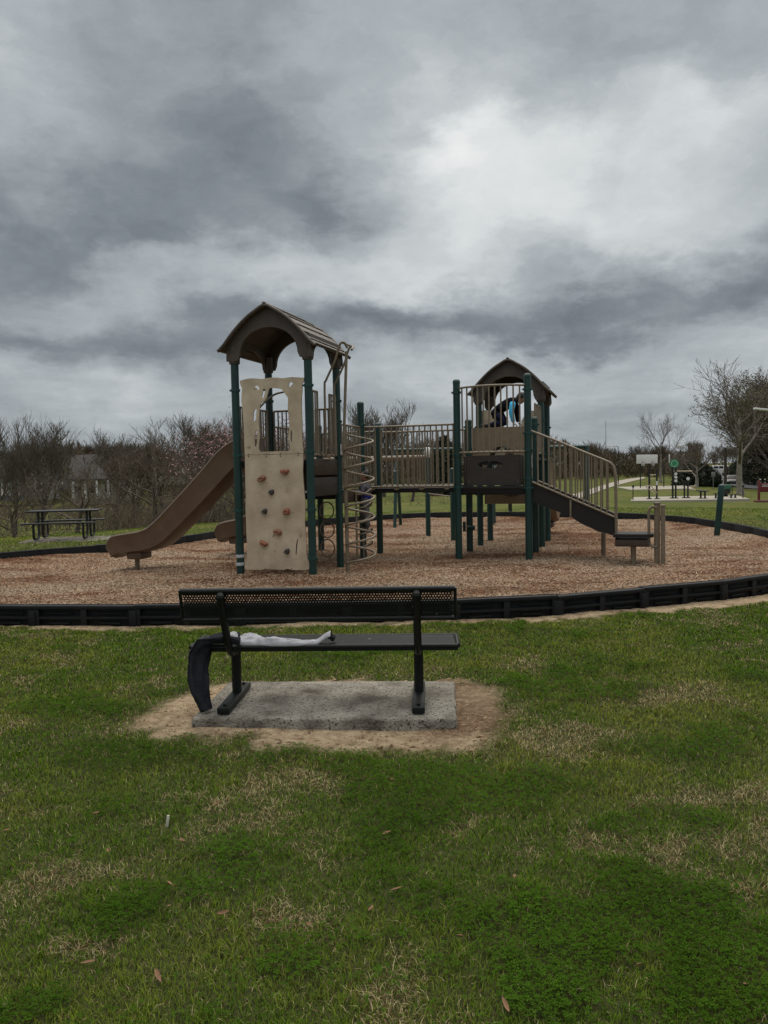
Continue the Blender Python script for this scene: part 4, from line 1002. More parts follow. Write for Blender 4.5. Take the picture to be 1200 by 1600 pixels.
for t in (t_near-.03, t_far+.04):
    top = [loc_on(a, b, t=t_near-.03) for a, b in ((829,673),(870,689),(910,705.5),(945,719.5),(955,725),(960,735),(961.5,760),(962.5,838))]
    bot = [loc_on(a, b, t=t_near-.03) for a, b in ((831,753),(960,808))]
    for q in top+bot: q.y = t
    mb = MB(); mb.tube(spline(top, 4), .0195, 8); mb.tube(bot, .019, 8)
    n = 14
    for k in range(n):
        f = k/n; x = top[0].x+(top[4].x-top[0].x)*f*1.0+.02
        zt_ = top[0].z+(top[3].z-top[0].z)*((x-top[0].x)/(top[3].x-top[0].x)); zb = bot[0].z+(bot[1].z-bot[0].z)*((x-bot[0].x)/(bot[1].x-bot[0].x))
        mb.tube([(x, t, zb), (x, t, zt_)], .0135, 8, cap=False)
    mb.build('handrail', M_tan, ST)
mb = MB(); q = loc_on(891.5, 795, t=t_near-.035); mb.box((q.x, q.y, q.z), (.03, .02, .30), ch=.004); mb.build('splice_plate', M_tan, ST)
for t in (3.5, 3.35)[:1]:
    q = loc_on(943, 851, t=t); mb = MB(); mb.tube([(q.x, t, -.05), (q.x, t, .42)], .042, 12); mb.build('support_post', M_tan, ST)

# ------------------------------------------------------------------ transfer step and grab posts (right of the stairs)
st = thing('step_platform', 'low dark transfer step on a beige post beside the stairs', 'step', (4.25, 13.62, 0), RZ)
mb = MB(); mb.tube([(0, 0, -.05), (0, 0, .40)], .045, 12); mb.build('post', M_tan, st)
mb = MB(); mb.box((-.02, .1, .33), (.56, .50, .12), ch=.01); mb.build('skirt', M_brownpanel, st)
mb = MB(); hexa = [(-.33, -.16), (-.30, -.18), (.28, -.18), (.33, -.06), (.33, .30), (.25, .42), (-.33, .42)]
mb.prism(hexa, lambda a, b: (a, b, .43), (0, 0, .055)); mb.build('step_top', M_deck, st)
gp = thing('grab_post', 'pair of beige grab posts with hooped handles, right of the dark step', 'grab post', (4.62, 13.42, 0), RZ)
for x, h, r_, y in ((-.03, 1.02, .050, 0), (.06, .98, .036, -.10)):
    mb = MB(); mb.lathe((x, y, 0), [(r_, -.1), (r_, h-.03), (r_+.012, h-.026), (r_+.012, h-.004), (r_*.6, h)], 14); mb.build('post', M_tan, gp)
mb = MB(); mb.tube(spline([(-.04, -.05, .93), (-.10, -.05, .95), (-.16, -.05, .90), (-.17, -.05, .80), (-.17, -.05, .5), (-.16, -.05, .32), (-.10, -.05, .27), (-.03, -.05, .28)], 5), .017, 8)
mb.tube(spline([(-.04, .12, .92), (-.10, .12, .93), (-.15, .12, .86), (-.15, .12, .5), (-.14, .12, .30), (-.03, .08, .26)], 5), .017, 8); mb.build('handle', M_tan, gp)

# leaning green post
b0, b1 = atZ(1120, 838, 0), atY(1127.5, 757, 18.0)
mb = MB(); dd_ = (b1-b0); mb.tube([b0-dd_*.08, b0+dd_*.5, b0+dd_*.96, b0+dd_*.99, b0+dd_*1.0], [.066, .068, .068, .055, .03], 14)
o = mb.build('leaning_post', M_green); tag(o, 'green round post leaning to the right near the right border', 'post')

# ring beam (beige overhead bar), turn bar and swing frame
rb = thing('overhead_ring_bar', 'beige overhead bar with hanging rings behind the bridge', 'ring bar', (-.3, 20.1, 0), 0)
pA, pB = Vector((-1.3, .3, 0)), Vector((1.39, -.3, 0))
for p in (pA, pB):
    mb = MB(); mb.lathe(p, [(.062, -.1), (.062, 2.08), (.05, 2.13), (.02, 2.15)], 14); mb.build('post', M_green, rb)
mb = MB(); mb.tube([pA+Vector((-.3, 0, 1.94)), pB+Vector((0, 0, 1.94))], .062, 12); mb.build('beam', M_tan, rb)
mb = MB(); mb.sphere(pB+Vector((.02, -.02, 2.06)), (.10, .09, .14), 12, 8); mb.build('end_cap', M_white, rb)
for k in range(5):
    x = -.9+k*.38; mb = MB(); y = .2-.22*k*.38
    mb.tube([(x, y, 1.90), (x, y, 1.74)], .006, 5); mb.tube([(x-.06, y, 1.62), (x, y, 1.74), (x+.06, y, 1.62)], .010, 6, cap=True); mb.tube([(x-.06, y, 1.62), (x+.06, y, 1.62)], .014, 6); mb.build('ring', M_whitetape, rb)
tb = thing('turning_bar', 'low horizontal turning bar on a green post behind the right tower', 'bar', (1.60, 18.5, 0), 0)
mb = MB(); mb.lathe((0, 0, 0), [(.062, -.1), (.062, 1.6), (.05, 1.65), (.02, 1.67)], 14); mb.build('post', M_green, tb)
mb = MB(); mb.tube([(0, 0, 1.0), (-.51, 1.28, 1.05)], .017, 8); mb.build('bar', M_tan, tb)
sw = thing('swing_frame', 'long green swing frame standing behind both towers', 'swing frame', (3.2, 23.6, 0), 0)
mb = MB(); mb.tube([(-2.86, 0, 2.22), (2.85, 0, 2.22)], .055, 12); mb.build('crossbar', M_green, sw)
for x in (-2.80, 0.03, 2.80):
    for sy in (-1, 1):
        mb = MB(); mb.tube([(x+.10*sy, sy*.55, -.1), (x, sy*.06, 2.22)], .05, 10); mb.build('leg', M_green, sw)

# ------------------------------------------------------------------ people
def skinned(name, joints, edges, radii, m, parent, sub=1):
    me = bpy.data.meshes.new(name); me.from_pydata([tuple(j) for j in joints], edges, []); o = bpy.data.objects.new(name, me); COL.objects.link(o)
    me.materials.append(m); o.parent = parent
    sk = o.modifiers.new('skin', 'SKIN'); sk.use_smooth_shade = True
    for v, r_ in zip(me.skin_vertices[0].data, radii): v.radius = (r_, r_) if not isinstance(r_, tuple) else r_
    me.skin_vertices[0].data[0].use_root = True
    if sub: s2 = o.modifiers.new('sub', 'SUBSURF'); s2.levels = sub; s2.render_levels = sub
    return o
def hand(parent, wrist, d, sc=1.0):
    """palm with five separate bent fingers"""
    d = Vector(d).normalized(); side = d.cross(Vector((0, 0, 1))); side = side.normalized() if side.length > .1 else Vector((0, 1, 0)); up = side.cross(d)
    w = Vector(wrist); J = [w, w+d*.035*sc, w+d*.06*sc]; E = [(0, 1), (1, 2)]; Rr = [.016*sc, (.024*sc, .012*sc), (.022*sc, .011*sc)]
    for k, (off, ln) in enumerate(((-.020, .042), (-.007, .050), (.007, .046), (.020, .036))):
        a = w+d*.06*sc+side*off*sc; b = a+d*ln*.5*sc-up*.006*sc; c = b+d*ln*.4*sc-up*.02*sc
        i = len(J); J += [a, b, c]; E += [(2, i), (i, i+1), (i+1, i+2)]; Rr += [.007*sc, .0065*sc, .0055*sc]
    a = w+d*.025*sc-side*.022*sc; i = len(J); J += [a, a+d*.02*sc-side*.02*sc-up*.006*sc, a+d*.04*sc-side*.026*sc-up*.014*sc]; E += [(1, i), (i, i+1), (i+1, i+2)]; Rr += [.009*sc, .008*sc, .0065*sc]
    return skinned('hand', J, E, Rr, M_skin, parent, 1)
def head(parent, c, face, sc=1.0, hair_len=.0):
    """face: unit vector where the face points"""
    f = Vector(face).normalized(); side = Vector((0, 0, 1)).cross(f); side = side.normalized() if side.length > .05 else Vector((0, 1, 0)); up = f.cross(side)
    Rm = Matrix((f, side, up)).transposed(); c = Vector(c); mb = MB()
    mb.sphere(c, (.088*sc, .072*sc, .105*sc), 18, 12, Rm)
    mb.sphere(c+Rm @ Vector((.020, 0, -.05))*sc, (.066*sc, .054*sc, .062*sc), 14, 10, Rm)
    mb.sphere(c+Rm @ Vector((.092, 0, -.018))*sc, (.014*sc, .010*sc, .018*sc), 8, 6, Rm)
    for y in (-1, 1): mb.sphere(c+Rm @ Vector((.0, y*.072, -.008))*sc, (.016*sc, .008*sc, .026*sc), 8, 6, Rm)
    mb.box(c+Rm @ Vector((.080, 0, -.055))*sc, (.010*sc, .034*sc, .008*sc), Rm)
    h = mb.build('head', M_skin, parent, angle=80)
    g = MB()
    for y in (-1, 1): g.sphere(c+Rm @ Vector((.080, y*.028, .0))*sc, .009*sc, 8, 6)
    g.build('eyes', M_shoe, h)
    g = MB(); g.sphere(c+Rm @ Vector((-.018, 0, .020))*sc, (.090*sc, .082*sc, .104*sc), 18, 12, Rm)
    if hair_len: g.sphere(c+Rm @ Vector((-.05, 0, -.06))*sc, (.06*sc, .075*sc, hair_len*sc), 14, 10, Rm)
    g.build('hair', M_hair, h, angle=80)
    return h
# child kneeling on the tan step box (local frame of the structure, world-placed empty)
ck = PM @ Vector((3.74, 4.02, zt))
p1 = thing('person', 'child in black top with bright blue sleeve, crouching on the right tower', 'person', ck, RZ); p1.scale = (1.12,)*3
# local x: to the right, faces right; knees/feet to the left
J = [(-.12,0,.30),(-.02,0,.37),(.10,0,.43),(.18,0,.45),(.235,0,.47),
     (-.15,-.08,.26),(.02,-.12,.09),(-.18,-.12,.06),(-.26,-.12,.045),
     (-.15,.08,.26),(.04,.12,.09),(-.20,.12,.06),(-.28,.12,.045)]
E = [(0,1),(1,2),(2,3),(3,4),(0,5),(5,6),(6,7),(7,8),(0,9),(9,10),(10,11),(11,12)]
rr = [.105,.100,.105,.090,.05,.085,.060,.046,.036,.085,.060,.046,.036]
body = skinned('body', J, E, rr, M_jacketblack, p1, 2)
skinned('trousers', [(-.15,-.085,.25),(-.04,-.115,.16),(.03,-.125,.085),(-.10,-.125,.07),(-.22,-.125,.055)], [(0,1),(1,2),(2,3),(3,4)], [.088,.080,.068,.056,.045], M_navy, p1, 1)
for y in (-.12, .12): mbx = MB(); mbx.sphere((-.31, y, .045), (.085, .036, .038), 12, 8); mbx.build('shoe', M_shoe, p1, angle=80)
skinned('sleeve', [(.175,-.10,.44),(.165,-.155,.36),(.145,-.175,.25),(.175,-.16,.12),(.185,-.155,.07)], [(0,1),(1,2),(2,3),(3,4)], [.066,.058,.048,.042,.036], M_cyan, p1, 1)
skinned('sleeve', [(.175,.10,.44),(.20,.15,.34),(.20,.16,.22),(.22,.15,.09)], [(0,1),(1,2),(2,3)], [.062,.052,.044,.034], M_jacketblack, p1, 1)
hand(p1, (.187,-.155,.06), (.6, -.1, -.35), .8); hand(p1, (.225,.15,.08), (.8, 0, -.4), .8)
head(p1, (.30, -.01, .50), (.80, -.1, -.60), .86, .10)
# child climbing the rungs below the lower platform
ck = PM @ Vector((S+.17, 1.78*S, .52)); 
p2 = thing('person', 'child in grey and blue jacket climbing rungs behind the spiral climber', 'person', ck, RZ)
J = [(0,0,.55),(-.02,0,.66),(-.01,0,.78),(.0,0,.86),(.0,0,.92),(0,-.075,.50),(.03,-.08,.27),(.05,-.085,.06),(0,.075,.50),(-.11,.085,.34),(-.02,.085,.14),
     (-.01,-.12,.83),(-.02,-.17,.70),(-.14,-.14,.78),(-.01,.12,.83),(-.05,.17,.76),(-.17,.14,.86)]
E = [(0,1),(1,2),(2,3),(3,4),(0,5),(5,6),(6,7),(0,8),(8,9),(9,10),(3,11),(11,12),(12,13),(3,14),(14,15),(15,16)]
rr = [.10,.095,.105,.08,.042,.075,.052,.036,.075,.052,.036,.05,.04,.03,.05,.04,.03]
skinned('body', J, E, rr, M_lilac, p2, 2)
skinned('jacket_hem', [(.0,0,.57),(-.01,0,.64),(-.015,0,.71)], [(0,1),(1,2)], [.125,.120,.112], M_blue, p2, 1)
for y, pts in ((-1, [(0,-.075,.52),(.03,-.08,.28),(.05,-.085,.09)]), (1, [(0,.075,.52),(-.11,.085,.35),(-.02,.085,.17)])):
    skinned('trouser_leg', pts, [(0,1),(1,2)], [.086,.062,.052], M_khaki, p2, 1)
for c in ((.02,-.085,.025), (-.05,.085,.115)): mbx = MB(); mbx.sphere(c, (.095, .038, .042), 12, 8); mbx.build('shoe', M_shoe, p2, angle=80)
hand(p2, (-.145,-.14,.785), (-.8, 0, .3), .8); hand(p2, (-.175,.14,.865), (-.8, 0, .3), .8)
head(p2, (-.015, 0, 1.03), (-.9, -.35, .15), .86, 0)

# ------------------------------------------------------------------ picnic tables
def picnic(loc, rz, label):
    t = thing('picnic_table', label, 'picnic table', loc, rz, 'black picnic tables')
    mb = MB(); mb.box((0, 0, .74), (1.83, .74, .04), ch=.012); mb.build('table_top', M_black, t)
    for y in (-.72, .72): mb = MB(); mb.box((0, y, .44), (1.83, .26, .04), ch=.012); mb.build('bench_seat', M_black, t)
    for x in (-.62, .62):
        mb = MB()
        for sy in (-1, 1):
            mb.tube(spline([(x, sy*.20, .72), (x, sy*.20, .25), (x, sy*.24, .06), (x, sy*.34, .028), (x, sy*.58, .028), (x, sy*.68, .06), (x, sy*.72, .2), (x, sy*.72, .42)], 5), .032, 8)
        mb.tube([(x, -.20, .40), (x, .20, .40)], .028, 8); mb.build('leg_frame', M_black, t)
    return t
q = gpt(98, 21.6); pc = picnic((q.x, q.y, q.z+.07), R(9), 'black picnic table on a concrete slab beyond the long slide')
mb = MB(); mb.box((0, 0, -.04), (2.3, 1.7, .16), ch=.01); sl_ = mb.build('concrete_slab', M_conc, loc=(q.x+.2, q.y, q.z)); sl_.rotation_euler = (0, 0, R(4)); tag(sl_, 'pale concrete slab under the left picnic table', 'slab')
q = gpt(823, 29.5); dup(pc, (q.x, q.y, q.z), R(-6), 'distant black picnic table seen under the right tower')

# ------------------------------------------------------------------ fitness area, court, poles
def rod(mb, a, b, r=.03, n=8): mb.tube([a, b], r, n)
def fit(px, Y, name, label, cat): q = gpt(px, Y); return thing(name, label, cat, (q.x, q.y, PZ), R(-12))
t = fit(1020, 53.2, 'pull_up_station', 'dark two-post pull-up station with slanted cream bars, left end of pad', 'exercise machine')
mb = MB(); rod(mb, (-.23, 0, -.1), (-.23, 0, 2.0), .06); rod(mb, (.25, 0, -.1), (.25, 0, 1.95), .06); mb.box((-.23, 0, .03), (.3, .3, .06)); mb.box((.25, -.2, .03), (.3, .3, .06)); mb.build('frame_post', M_black, t)
mb = MB(); rod(mb, (-.25, 0, 1.35), (.25, 0, 1.35)); rod(mb, (-.25, 0, 1.6), (.25, 0, 1.6)); rod(mb, (-.5, -.3, .85), (.2, -.1, .28), .03); rod(mb, (-.2, -.4, .92), (.25, -.3, .40), .03); rod(mb, (-.5, -.3, .85), (-.2, -.4, .92), .03); mb.build('bars', M_panel, t)
mb = MB(); [mb.tube([(.25, -.065, z), (.25, -.09, z)], .07, 12) for z in (.98, 1.12)]; mb.build('info_disc', M_white, t)
t = fit(1053, 53.5, 'exercise_tower', 'dark exercise tower topped by a round bright green sign', 'exercise machine')
mb = MB(); rod(mb, (-.08, 0, -.1), (-.08, 0, 2.1), .06); rod(mb, (.10, -.1, -.1), (.10, -.1, 2.05), .06); mb.box((.0, 0, .03), (.5, .35, .06)); mb.build('frame_post', M_black, t)
mb = MB(); rod(mb, (-.1, 0, 1.82), (1.15, 0, 1.80)); rod(mb, (-1.1, 0, .62), (-.1, 0, .62)); mb.build('bars', M_panel, t)
mb = MB(); [mb.tube([(.10, -.165, z), (.10, -.19, z)], .10, 12) for z in (1.18, 1.42, 1.64)]; mb.build('info_disc', M_white, t)
mb = MB(); mb.tube([(.02, -.03, 2.32), (.02, .03, 2.32)], .30, 24); s_ = mb.build('round_sign', M_bright_green, t)
mb = MB(); mb.tube([(.02+.19*math.cos(a), -.036, 2.32+.19*math.sin(a)) for a in [2*PI*k/20 for k in range(20)]], .012, 6, closed=True); mb.build('sign_ring', M_white, s_)
t = fit(1073, 53.6, 'rowing_machine', 'dark low exercise machine with white disc and cream seat arms', 'exercise machine')
mb = MB(); rod(mb, (-.15, 0, -.1), (-.15, 0, 1.15), .055); rod(mb, (.06, -.1, -.1), (.06, -.1, 1.2), .055); mb.box((-.04, 0, .03), (.5, .3, .06)); mb.build('frame_post', M_black, t)
mb = MB(); rod(mb, (.0, -.1, .78), (.5, -.1, .80)); rod(mb, (.0, -.1, .62), (.55, -.1, .55)); rod(mb, (.25, -.3, .60), (.25, .2, .60), .05); rod(mb, (.5, -.2, .84), (.5, .1, .84), .03); mb.build('seat_arm', M_panel, t)
mb = MB(); rod(mb, (.55, -.1, .5), (1.4, -.1, .46), .04); mb.build('bar', M_black, t)
mb = MB(); mb.tube([(.06, -.165, 1.3), (.06, -.19, 1.3)], .11, 14); mb.build('info_disc', M_white, t)
first = None
for px, h, lab in ((1095, .46, 'left dark stool of the tall pair on the fitness pad'), (1101.5, .46, 'right dark stool of the tall pair on the fitness pad'), (1118.5, .30, 'single short dark stool left of the leaning green post'), (1142.5, .22, 'left of the two lowest dark stools at the pad end'), (1149, .22, 'right of the two lowest dark stools at the pad end')):
    q = gpt(px, 52.3)
    if first is None:
        mb = MB(); mb.tube([(0, 0, 0), (0, 0, .46)], .06, 10); mb.tube([(0, 0, .44), (0, 0, .5)], .15, 12); mb.tube([(0, 0, 0), (0, 0, .04)], .14, 12); first = mb.build('stool', M_black); o = first
    else: o = first.copy(); COL.objects.link(o)
    o.location = (q.x, q.y, PZ); o.scale = (1, 1, h/.46); tag(o, lab, 'stool', 'dark stools on the fitness pad')
q = gpt(1134, 55); t = thing('litter_bin', 'dark litter bin with green top at the right of the pad', 'litter bin', (q.x, q.y, PZ)); mb = MB(); mb.lathe((0, 0, 0), [(.16, 0), (.18, .04), (.12, .08), (.12, .18), (.30, .2), (.32, .45), (.3, .46)], 16); mb.build('base', M_black, t); mb = MB(); mb.box((0, 0, .64), (.58, .5, .34), ch=.05); mb.build('lid', mat('bin_green', (.03, .13, .08), (.03, .10, .06), .5), t)
for px, py0, Yd, lab in ((989, 759, 51.6, 'thin dark stake at the left corner of the fitness pad'), (1144, 762, 55.5, 'thin dark stake behind the lowest stools'), (1161, 762, 51.5, 'thin dark stake at the right corner of the fitness pad')):
    q = gpt(px, Yd); mb = MB(); mb.tube([(0, 0, -.2), (0, 0, 1.05)], .03, 8); mb.box((0, -.02, .98), (.14, .02, .14), ch=.004); o = mb.build('marker_stake', M_black, loc=tuple(q)); tag(o, lab, 'stake', 'thin stakes round the fitness pad')
def hoop(px, Y, rz, lab, w=1.25):
    q = gpt(px, Y); t = thing('basketball_hoop', lab, 'basketball hoop', (q.x, q.y, q.z), rz, 'basketball hoops at the court')
    mb = MB(); mb.tube([(0, .6, -.2), (0, .6, 2.6), (0, .25, 3.05)], .06, 8); mb.build('pole', M_black, t)
    mb = MB(); mb.box((0, 0, 3.20), (w, .05, .95), ch=.02); bb = mb.build('backboard', M_white, t)
    mb = MB(); mb.tube([(.23*math.cos(a), -.3+.23*math.sin(a), 2.85) for a in [2*PI*k/16 for k in range(16)]], .014, 6, closed=True); mb.box((0, -.04, 2.86), (.12, .08, .10)); r_ = mb.build('rim', M_steel, bb)
    mb = MB()
    for k in range(8): a = 2*PI*k/8; mb.tube([(.22*math.cos(a), -.3+.22*math.sin(a), 2.85), (.13*math.cos(a+.5), -.3+.13*math.sin(a+.5), 2.45)], .008, 4); mb.tube([(.22*math.cos(a), -.3+.22*math.sin(a), 2.85), (.13*math.cos(a-.5), -.3+.13*math.sin(a-.5), 2.45)], .008, 4)
    mb.build('net', M_white, r_)
hoop(1003.5, 87, 0, 'white basketball board with its net, left of the pair'); hoop(1019, 88, .1, 'white basketball board partly behind the pull-up station'); hoop(1046, 90, 1.15, 'basketball board turned sideways behind the green round sign')
def lamp(px, py_top, Y, lab, kind='arm'):
    q = gpt(px, Y); h = atY(px, py_top, Y).z-q.z
    t = thing('street_lamp', lab, 'street lamp', tuple(q)); mb = MB(); mb.tube([(0, 0, -.2), (0, 0, h)], [.07, .05], 8); mb.build('pole', M_black if kind != 'pale' else M_syctwig, t)
    if kind == 'flood':
        mb = MB(); mb.box((-.35, 0, h-.1), (.45, .3, .5), ch=.05); mb.box((.35, 0, h-.1), (.45, .3, .5), ch=.05); mb.tube([(-.5, 0, h-.35), (.5, 0, h-.35)], .04, 6); mb.build('lamp_head', M_white, t)
    else:
        mb = MB(); mb.tube([(0, 0, h), (-.4, 0, h+.1)], .035, 6); mb.build('arm', M_black, t); mb = MB(); mb.box((-.75, 0, h+.1), (.8, .25, .12), ch=.04); mb.build('lamp_head', M_white, t)
lamp(1015.5, 717, 112, 'thin street lamp just behind the basketball boards'); lamp(966, 698, 105, 'street lamp with pale head left of the court', 'arm'); lamp(1063, 697, 120, 'floodlight pole with two pale lamp heads in front of the woods', 'flood'); lamp(1139, 722, 120, 'thin pale pole beside the white van', 'pale')
q = gpt(1216, 58); h = atY(1216, 640, 58).z-q.z; t = thing('street_lamp', 'near street lamp with long pale head reaching in at the right edge', 'street lamp', tuple(q))
mb = MB(); mb.tube([(0, 0, -.2), (0, 0, h)], [.09, .06], 10); mb.build('pole', M_steel, t); mb = MB(); mb.tube([(0, 0, h), (-.7, 0, h+.05)], .035, 8); mb.build('arm', M_steel, t); mb = MB(); mb.box((-1.25, 0, h+.04), (1.1, .34, .15), Matrix.Rotation(.12, 3, 'Y'), ch=.05); mb.build('lamp_head', M_white, t)
q = gpt(1133.5, 72); mb = MB(); mb.tube([(0, 0, -.3), (0, 0, 4.2)], [.15, .11], 10); o = mb.build('utility_pole', M_bark, loc=tuple(q)); tag(o, 'dark wooden utility pole left of the pale sycamore trunk', 'pole')
q = gpt(1114.5, 85); t = thing('sign_post', 'small road sign on a thin post where the road begins', 'road sign', tuple(q)); mb = MB(); mb.tube([(0, 0, -.2), (0, 0, 1.6)], .035, 8); mb.build('post', M_steel, t); mb = MB(); mb.box((0, 0, 1.65), (.42, .03, .5), ch=.01); mb.build('sign_panel', M_steel, t)
q = gpt(947, 300); mb = MB(); mb.tube([(0, 0, -1), (0, 0, 18)], [.16, .08], 5); o = mb.build('radio_mast', M_steel, loc=tuple(q)); tag(o, 'very thin radio mast rising above the far woods', 'mast')
# red park sign at the right edge
q = gpt(1196, 47); t = thing('park_sign', 'dark red park sign on posts over a low brick planter, right edge', 'sign', tuple(q), R(-8))
mb = MB(); mb.box((-.36, 0, .55), (.12, .12, 1.5), ch=.01); mb.build('post', M_red, t); mb = MB(); mb.box((1.0, 0, .55), (.12, .12, 1.5), ch=.01); mb.build('post', M_red, t)
mb = MB(); mb.box((.30, -.02, .86), (1.2, .06, .52), ch=.01); pn = mb.build('sign_panel', M_red, t)
mb = MB()
for z, a, b in ((1.02, -.2, .5), (.94, -.2, .35)): mb.box(((a+b)/2, -.055, z), (b-a, .008, .03))
mb.build('faded_stripes', M_white, pn)
mb = MB(); mb.box((.4, -.2, -.02), (2.0, .8, .30), ch=.02); mb.build('planter', M_brick, t)

# vehicles -----------------------------------------------------------
def car(loc, rz, L, Wd, Hh, van, m, label, cat):
    t = thing('parked_van' if van else 'car', label, cat, loc, rz)
    h = Hh; nose = .10 if van else .24
    if van: prof = [(-L/2, .35), (-L/2, h*.55), (-L/2+.08, h*.93), (-L/2+.35, h), (L*.18, h), (L*.30, h*.93), (L*.40, h*.62), (L*.49, h*.52), (L/2, .55), (L/2, .35)]
    else: prof = [(-L/2, .35), (-L/2+.02, h*.60), (-L*.44, h*.68), (-L*.36, h*.93), (-L*.22, h), (L*.02, h), (L*.14, h*.94), (L*.27, h*.66), (L*.42, h*.60), (L*.49, h*.48), (L/2, .5), (L/2-.03, .32)]
    mb = MB(); mb.prism(prof, lambda a, b: (a, -Wd/2, b), (0, Wd, 0)); b = mb.build('body', m, t, angle=30)
    bv = b.modifiers.new('bevel', 'BEVEL'); bv.width = .07; bv.segments = 3; bv.limit_method = 'ANGLE'
    if van: wins = [(-L*.46, -L*.26), (-L*.24, -L*.05), (-L*.03, L*.13), (L*.15, L*.29)]
    else: wins = [(-L*.36, -L*.20), (-L*.18, L*.0), (L*.02, L*.17)]
    for sy in (-1, 1):
        for a, c in wins:
            mb = MB(); mb.prism([(a+.05, h*.66), (c+(.10 if c == wins[-1][1] else 0), h*.66), (c-.06, h*.90), (a+.08, h*.90)], lambda x, z: (x, sy*(Wd/2+.004), z), (0, sy*.012, 0)); mb.build('side_window', M_glass, b)
    x0, z0_, x1, z1_ = (L*.31, h*.90, L*.395, h*.655) if van else (L*.15, h*.91, L*.262, h*.69)
    mb = MB(); mb.add([(x0+.03, -Wd*.40, z0_+.02), (x0+.03, Wd*.40, z0_+.02), (x1+.04, Wd*.44, z1_+.02), (x1+.04, -Wd*.44, z1_+.02), (x0-.02, -Wd*.40, z0_-.03), (x0-.02, Wd*.40, z0_-.03), (x1-.02, Wd*.44, z1_-.03), (x1-.02, -Wd*.44, z1_-.03)], [(0,1,2,3),(7,6,5,4),(0,4,5,1),(1,5,6,2),(2,6,7,3),(3,7,4,0)]); mb.build('windscreen', M_glass, b)
    for sy in (-1, 1):
        mb = MB(); mb.sphere((L/2-.05, sy*Wd*.36, h*.47), (.07, .17, .09), 10, 6); mb.build('headlight', M_white, b)
        for x in (-L*.31, L*.31):
            mb = MB(); mb.tube([(x, sy*(Wd/2-.20), .33), (x, sy*(Wd/2+.01), .33)], .33, 18); wh = mb.build('wheel', M_shoe, t); mb = MB(); mb.tube([(x, sy*(Wd/2), .33), (x, sy*(Wd/2+.02), .33)], .19, 12); mb.build('rim', M_steel, wh)
    mb = MB(); mb.box((L/2+.005, 0, .50), (.03, Wd*.5, .16), ch=.01); mb.build('grille', M_shoe, b)
    return t
M_car = mat('dark_car_paint', (.025, .027, .032), (.02, .022, .026), .25, 3)
M_vanw = mat('white_van_paint', (.72, .73, .74), (.66, .67, .68), .3, 3)
q = gpt(1147.5, 108); car((q.x, q.y, q.z+.13), R(-118), 4.4, 1.85, 1.5, False, M_car, 'dark car with pale headlights driving towards the playground on the road', 'car')
q = gpt(1130.5, 205); car((q.x, q.y, atY(1130, 740.5, 205).z), R(-8), 5.8, 2.0, 2.2, True, M_vanw, 'long white van far up the road', 'van')

# houses -------------------------------------------------------------
def house(px, Y, w, d, h, rz, wall, lab, porch=False, z=None, wn=4):
    q = gpt(px, Y); t = thing('house', lab, 'house', (q.x, q.y, q.z if z is None else z), rz)
    mb = MB(); mb.box((0, 0, h/2-.5), (w, d, h+1)); mb.prism([(-d/2, h), (d/2, h), (0, h+d*.28)], lambda a, b: (-w/2, a, b), (w, 0, 0)); mb.build('wall', wall, t, smooth=False)
    mb = MB()
    for sy in (-1, 1):
        a = Vector((0, sy*(d/2+.5), h-.28)); b = Vector((0, 0, h+d*.28+.02)); c = (a+b)/2; ang = math.atan2(b.z-a.z, -a.y*1.0)
        mb.box((0, c.y, c.z+.12), (w+.8, (b-a).length, .14), Matrix.Rotation(ang if sy < 0 else ang, 3, 'X') if sy > 0 else Matrix.Rotation(math.atan2(b.z-a.z, b.y-a.y), 3, 'X'))
    rf = mb.build('roof', M_roofdark, t, smooth=False)
    mb = MB(); mb.box((w*.25, .6, h+d*.28+.2), (.6, .6, 1.2)); mb.build('chimney', M_brick, rf)
    for k in range(wn):
        x = -w/2+w*(k+.5)/wn
        for zz in ([1.3] if h < 4 else [1.3, 4.0]):
            mb = MB(); mb.box((x, -d/2-.02, zz), (1.2, .08, 1.4)); f = mb.build('window', M_white, t, smooth=False); mb = MB(); mb.box((x, -d/2-.07, zz), (1.0, .03, 1.2)); mb.build('pane', M_glass, f, smooth=False)
    mb = MB(); mb.box((w*.02, -d/2-.03, .95), (1.0, .07, 2.1)); mb.build('door', M_white, t, smooth=False)
    if porch:
        mb = MB(); mb.box((0, -d/2-1.3, 2.75), (w*.8, 2.6, .18)); pp = mb.build('porch_roof', M_roofdark, t, smooth=False)
        for k in range(5): x = -w*.38+w*.76*k/4; mb = MB(); mb.box((x, -d/2-2.4, 1.3), (.28, .28, 2.7)); mb.build('porch_column', M_white, t, smooth=False)
    return t
house(20, 135, 13, 8, 3.2, R(10), M_grey, 'grey house with white porch columns behind the leftmost trees', True, -1.2)
house(112, 150, 14, 8, 3.0, R(-12), M_grey, 'cream house with dark roof seen between the left trees', False, .2, 5)
house(165, 128, 9, 7, 3.0, R(6), M_cream, 'small cream house with white trim left of the slide', True, -1.7)
house(250, 160, 11, 7, 3.0, R(-5), M_cream, 'pale house half hidden by brush above the slide', False, .6)
house(515, 190, 14, 8, 3.2, R(5), M_cream, 'low pale house far behind the spiral climber', False, .4)
q = gpt(1177, 150); mb = MB(); mb.box((0, 0, .7), (2.6, 2, 2.0)); t = thing('shed', 'small dark red shed under the trees at the right edge', 'building', (q.x, q.y, q.z+.6)); mb.build('wall', M_red, t, smooth=False); mb = MB(); mb.prism([(-1.2, 1.7), (1.2, 1.7), (0, 2.2)], lambda a, b: (-1.4, a, b), (2.8, 0, 0)); mb.build('roof', M_roofdark, t, smooth=False)

